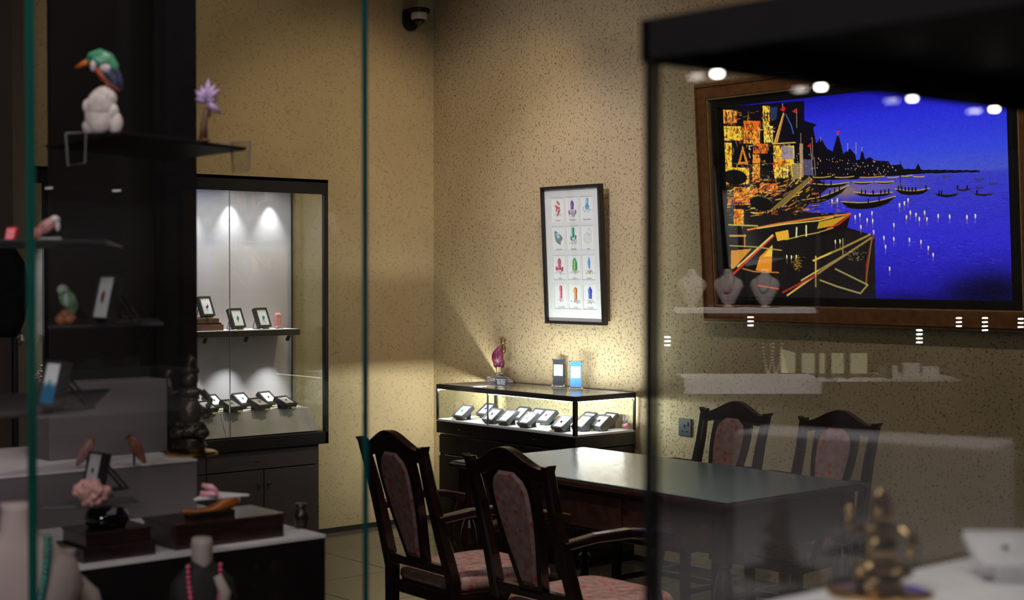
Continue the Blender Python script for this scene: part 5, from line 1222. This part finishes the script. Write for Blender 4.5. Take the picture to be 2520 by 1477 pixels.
for z, w_ in ((zt+.01, .035), (zt-.03, .06), (zt-.12, .075), (zt-.20, .06), (zt-.25, .04)):
    rs.append([(-.02+w_*math.cos(2*math.pi*j/22)*(1+.12*math.sin(5*j)), .03*math.sin(2*math.pi*j/22)*(1+.2*math.sin(4*j)), z) for j in range(22)])
MB().rings(rs).build('cloth', 'cloth_black', dsn, smooth=True)
b = MB(); b.tube([(.02, -.02, zt-.25), (.035, -.02, zt-.235), (.04, -.02, zt-.26), (.03, -.02, zt-.275)], .004, 8); b.build('hook', 'chrome', dsn, smooth=True)
bx('clamp', 'black_metal', (-.03, .03, -.03, .03, .40, .50), dsn, bevel=.004)

# ------------------------------------------------------------------ near showcase at the right: black frame, glass, figures
RX, RY = .789, .775
rc = thing('framed_glass_cabinet', 'near glass cabinet with a slim black frame filling the right side', 'showcase', (0, 0, 0))
zh0, zh1 = 1.7535, 1.785
bx('corner_post', 'matte_black', (RX, RX+.0085, RY-.0085, RY, 0.3, zh0), rc)
bx('front_header', 'matte_black', (RX-.002, RX+.006, -.6, RY, zh0+.002, zh1), rc)
bx('side_header', 'matte_black', (RX-.002, 2.0, RY-.006, RY+.002, zh0, zh1), rc)
bx('top_panel', 'matte_black', (RX, 2.0, -.6, RY, zh1-.004, zh1), rc)
bx('front_pane', 'pane', (RX+.001, RX+.005, -.6, RY-.0085, .3, zh0+.002), rc)
bx('side_pane', 'pane', (RX+.0085, 2.0, RY-.005, RY-.002, .3, zh0), rc)
DZ = 1.343
bx('deck', 'white_cloth', (RX+.02, 1.98, -.5, RY-.014, DZ-.03, DZ), rc)
bx('plinth', 'black_lacquer', (RX+.03, 1.97, -.5, RY-.02, 0, DZ-.03), rc)
for i, px in enumerate((1765, 2020, 2245, 2447)):
    p = aty(px, (175, 210, 243, 270)[i], RY-.014)
    s = thing('cabinet_spotlight', ('leftmost', 'second', 'third', 'rightmost')[i]+' of the glowing spotlights under the right cabinet header', 'spotlight', (p[0], p[1], zh0+.001), 0, 'spotlights in the right cabinet')
    MB().lathe([(.005, -.004), (.005, .0)], 14).build('housing', 'black_metal', s)
    MB().lathe([(.0034, -.006), (.0038, -.004)], 14).build('lens', 'star_glow' if i in (0, 1, 3) else 'lamp_glow', s)
    lamp('SPOT', 'cabinet_spot', (p[0], p[1]-.004, zh0-.012), (p[0], p[1]-.12, DZ), .55, (1, .93, .88), .004, 80, .8)
idol('brass_statuette', 'blurred brass statuette on a round brass base behind the right glass', 2165, 1462, 1.2, DZ, 262, 'brass', 33, 'bright_brass')
bpy.data.objects['brass_statuette'].scale = (1.5, 1.3, 1)
# white boxes on the deck, right edge
p = ats(2470, 1400, 1.28)
gem_box('white card in a gem box lying on the deck at the right edge', 'gem_dark', (p[0], p[1]-.0, DZ+.0005), math.radians(-40), 20, .055, .06, .010, .003, 0, 'gem boxes in the right cabinet', m='white_pad')
# boxes on a glass shelf that the left pane mirrors
def mirY(px, py, s): a = ats(px, py, s); return (float(a[0]), float(2*NY-a[1]), float(a[2]))
def mirX(px, py, s): a = ats(px, py, s); return (float(2*RX-a[0]), float(a[1]), float(a[2]))
for px, py, g, lb in ((505, 600, 'gem_blue', 'gem box on the inner glass shelf of the right cabinet, with a blue stone'), (817, 588, 'gem_grey', 'gem box on the inner glass shelf of the right cabinet, with a grey stone')):
    q = mirY(px, py, 3.12)
    gem_box(lb, g, q, math.radians(150), 74, .038, .052, .012, .005, 0, 'gem boxes in the right cabinet')
    lamp('SPOT', 'shelf_spot', (q[0], q[1]+.05, q[2]+.10), (q[0], q[1], q[2]+.03), .35, COOL, .004, 60, .5)
q = mirY(660, 600, 3.12); bx('inner_shelf', 'acrylic', (1.35, 1.75, .45, .73, q[2]-.006, q[2]-.0005), rc)

# ------------------------------------------------------------------ shop fittings behind the camera, seen mirrored in the right pane
g_ = 'mirrored shop fittings'
def mirror_bust(px, py, s, label, bead):
    q = mirX(px, py, s); u = s/FPX
    return bust(0, 0, 0, 95*u, label, 'bust_cream', bead, 22, math.radians(62), loc=q, group='busts on the side showcase', br_=.003)
sB = 6.0
u = sB/FPX
for px, bead, lb in ((1700, 'pearl', 'cream bust with a pale necklace, mirrored in the right glass, left of three'), (1790, 'bead_red', 'cream bust with a thin dark necklace, mirrored in the right glass, middle of three'), (1880, 'emerald', 'cream bust with a beaded necklace, mirrored in the right glass, right of three')):
    mirror_bust(px, 757, sB, lb, bead)
q0, q1 = np.array(mirX(1640, 757, sB)), np.array(mirX(2000, 757, sB))
ang = math.atan2(q1[1]-q0[1], q1[0]-q0[0]); Lq = float(np.linalg.norm((q1-q0)[:2])); mid = (q0+q1)/2
sh = thing('side_showcase', 'side showcase with a bust shelf and a white plinth, mirrored in the right glass', 'showcase', (float(mid[0]), float(mid[1]), 0), ang)
zs = float(mid[2])
bx('shelf', 'white_cloth', (-Lq/2, Lq/2, -.12, .12, zs-.02, zs-.001), sh)
pz = zs-(925-757)*u
bx('plinth_top', 'white_cloth', (-Lq/2+.05, Lq/2, -.16, .16, pz-.06, pz), sh)
bx('body', 'charcoal', (-Lq/2, Lq/2, -.16, .16, 0, pz-.06), sh)
for x in (-Lq/2, Lq/2-.015): bx('post', 'black_metal', (x, x+.015, .10, .12, pz, 2.1), sh)
bx('back_frame', 'black_metal', (-Lq/2, Lq/2, .10, .12, 2.1, 2.13), sh)
for px in (1888, 1908):
    q = mirX(px, 925, sB*.985); o = thing('pearl_necklace', 'pearl strand hanging on the mirrored side showcase, %s one' % ('left' if px == 1888 else 'right'), 'necklace', q, ang, 'pearl strands on the side showcase')
    b = MB()
    for i in range(26):
        a = i/25*2-1; b.ell((a*.022, 0, .005+.12*abs(a)**1.5), (.0035, .0035, .0035), 6, 4)
    b.build('strand', 'pearl', o, smooth=True)
lamp('SPOT', 'side_showcase_spot', (float(mid[0])+.9, float(mid[1])-.9, 2.7), (float(mid[0]), float(mid[1]), 1.45), 420, (1, .93, .9), .05, 34, .7)
q0, q1 = np.array(mirX(1840, 1092, 2.25)), np.array(mirX(2465, 1050, 2.05)); mid2 = (q0+q1)/2
ang2 = math.atan2(q1[1]-q0[1], q1[0]-q0[0]); L2_ = float(np.linalg.norm((q1-q0)[:2])); z2 = float(mid2[2])
wb = MB().box(-L2_/2, L2_/2, -.06, .06, -z2, 0).build('white_plinth', 'white_cloth', bevel=.004); wb.location = T(mid2); wb.rotation_euler = (0, 0, ang2)
tag(wb, 'white cloth plinth mirrored faintly over the right half of the glass', 'plinth')
lamp('SPOT', 'plinth_spot', (float(mid2[0])+.55, float(mid2[1])-.75, 2.9), (float(mid2[0])+.02, float(mid2[1]), 1.15), 62, (1, .86, .86), .05, 40, .9)
# lit counter case further along
sC = 6.6; q0, q1 = np.array(mirX(1937, 925, sC)), np.array(mirX(2330, 925, sC)); mid = (q0+q1)/2
ang = math.atan2(q1[1]-q0[1], q1[0]-q0[0]); Lq = float(np.linalg.norm((q1-q0)[:2])); zc = float(mid[2])
lc = thing('lit_counter', 'lit glass counter with warm windows, mirrored low in the right glass', 'showcase', (float(mid[0]), float(mid[1]), 0), ang)
mat('warm_window', (.6, .55, .35), .6, emis=(.95, .85, .55), estr=1.15)
bx('deck', 'white_cloth', (-Lq/2, Lq/2, -.2, .2, zc-.012, zc), lc)
bx('body', 'charcoal', (-Lq/2, Lq/2, -.2, .2, 0, zc-.012), lc)
bx('back_light', 'warm_window', (-Lq/2, Lq*.05, -.18, -.16, zc, zc+.11), lc)
for x in (-Lq/2, -Lq*.32, -Lq*.205, Lq*.05, Lq/2-.02): bx('mullion', 'black_metal', (x, x+.022, .17, .2, zc, zc+.11), lc)
bx('top_rail', 'black_metal', (-Lq/2, Lq*.07, -.2, .2, zc+.11, zc+.125), lc)
for k, (xx, hh) in enumerate(((.10, .05), (.24, .06), (.36, .045))):
    o = MB().box(-.035, .035, -.03, .03, 0, hh, ch=.003).build('white_box', 'white_cloth'); v = Matrix.Rotation(ang, 4, 'Z') @ Vector((Lq*xx, .08, zc+.0005)); o.location = (lc.location.x+v.x, lc.location.y+v.y, v.z); o.rotation_euler = (0, 0, ang+.1*k)
    tag(o, 'small white box on the mirrored counter deck, %s of three' % ('first', 'second', 'third')[k], 'box', 'white boxes on the mirrored counter')
lamp('SPOT', 'counter_spot', (lc.location.x+.8, lc.location.y-.8, 2.6), (lc.location.x, lc.location.y, zc), 160, (1, .92, .85), .05, 36, .8)
for px, py, n, s_ in ((2260, 845, 4, 5.0), (2358, 805, 3, 7.0), (2422, 815, 4, 7.0), (1640, 852, 3, 6.0), (1845, 803, 3, 6.5), (2510, 807, 3, 7.0)):
    q = mirX(px, py, s_); uu = s_/FPX
    o = thing('led_column', 'column of small bright lamps mirrored in the right glass %s' % {2260: 'between table and frame, brightest of them', 2358: 'under the wood frame, left of three', 2422: 'under the wood frame, middle of three', 1640: 'just beside the black post', 1845: 'under the lower left frame corner', 2510: 'under the wood frame at the right edge'}[px], 'lamp', q, ang, 'lamp columns in the shop behind')
    for i in range(n):
        MB().box(-6*uu, 6*uu, -.002, .002, i*10*uu, (i*10+4)*uu).build('lamp', 'led_col', o) if 'led_col' in M else None
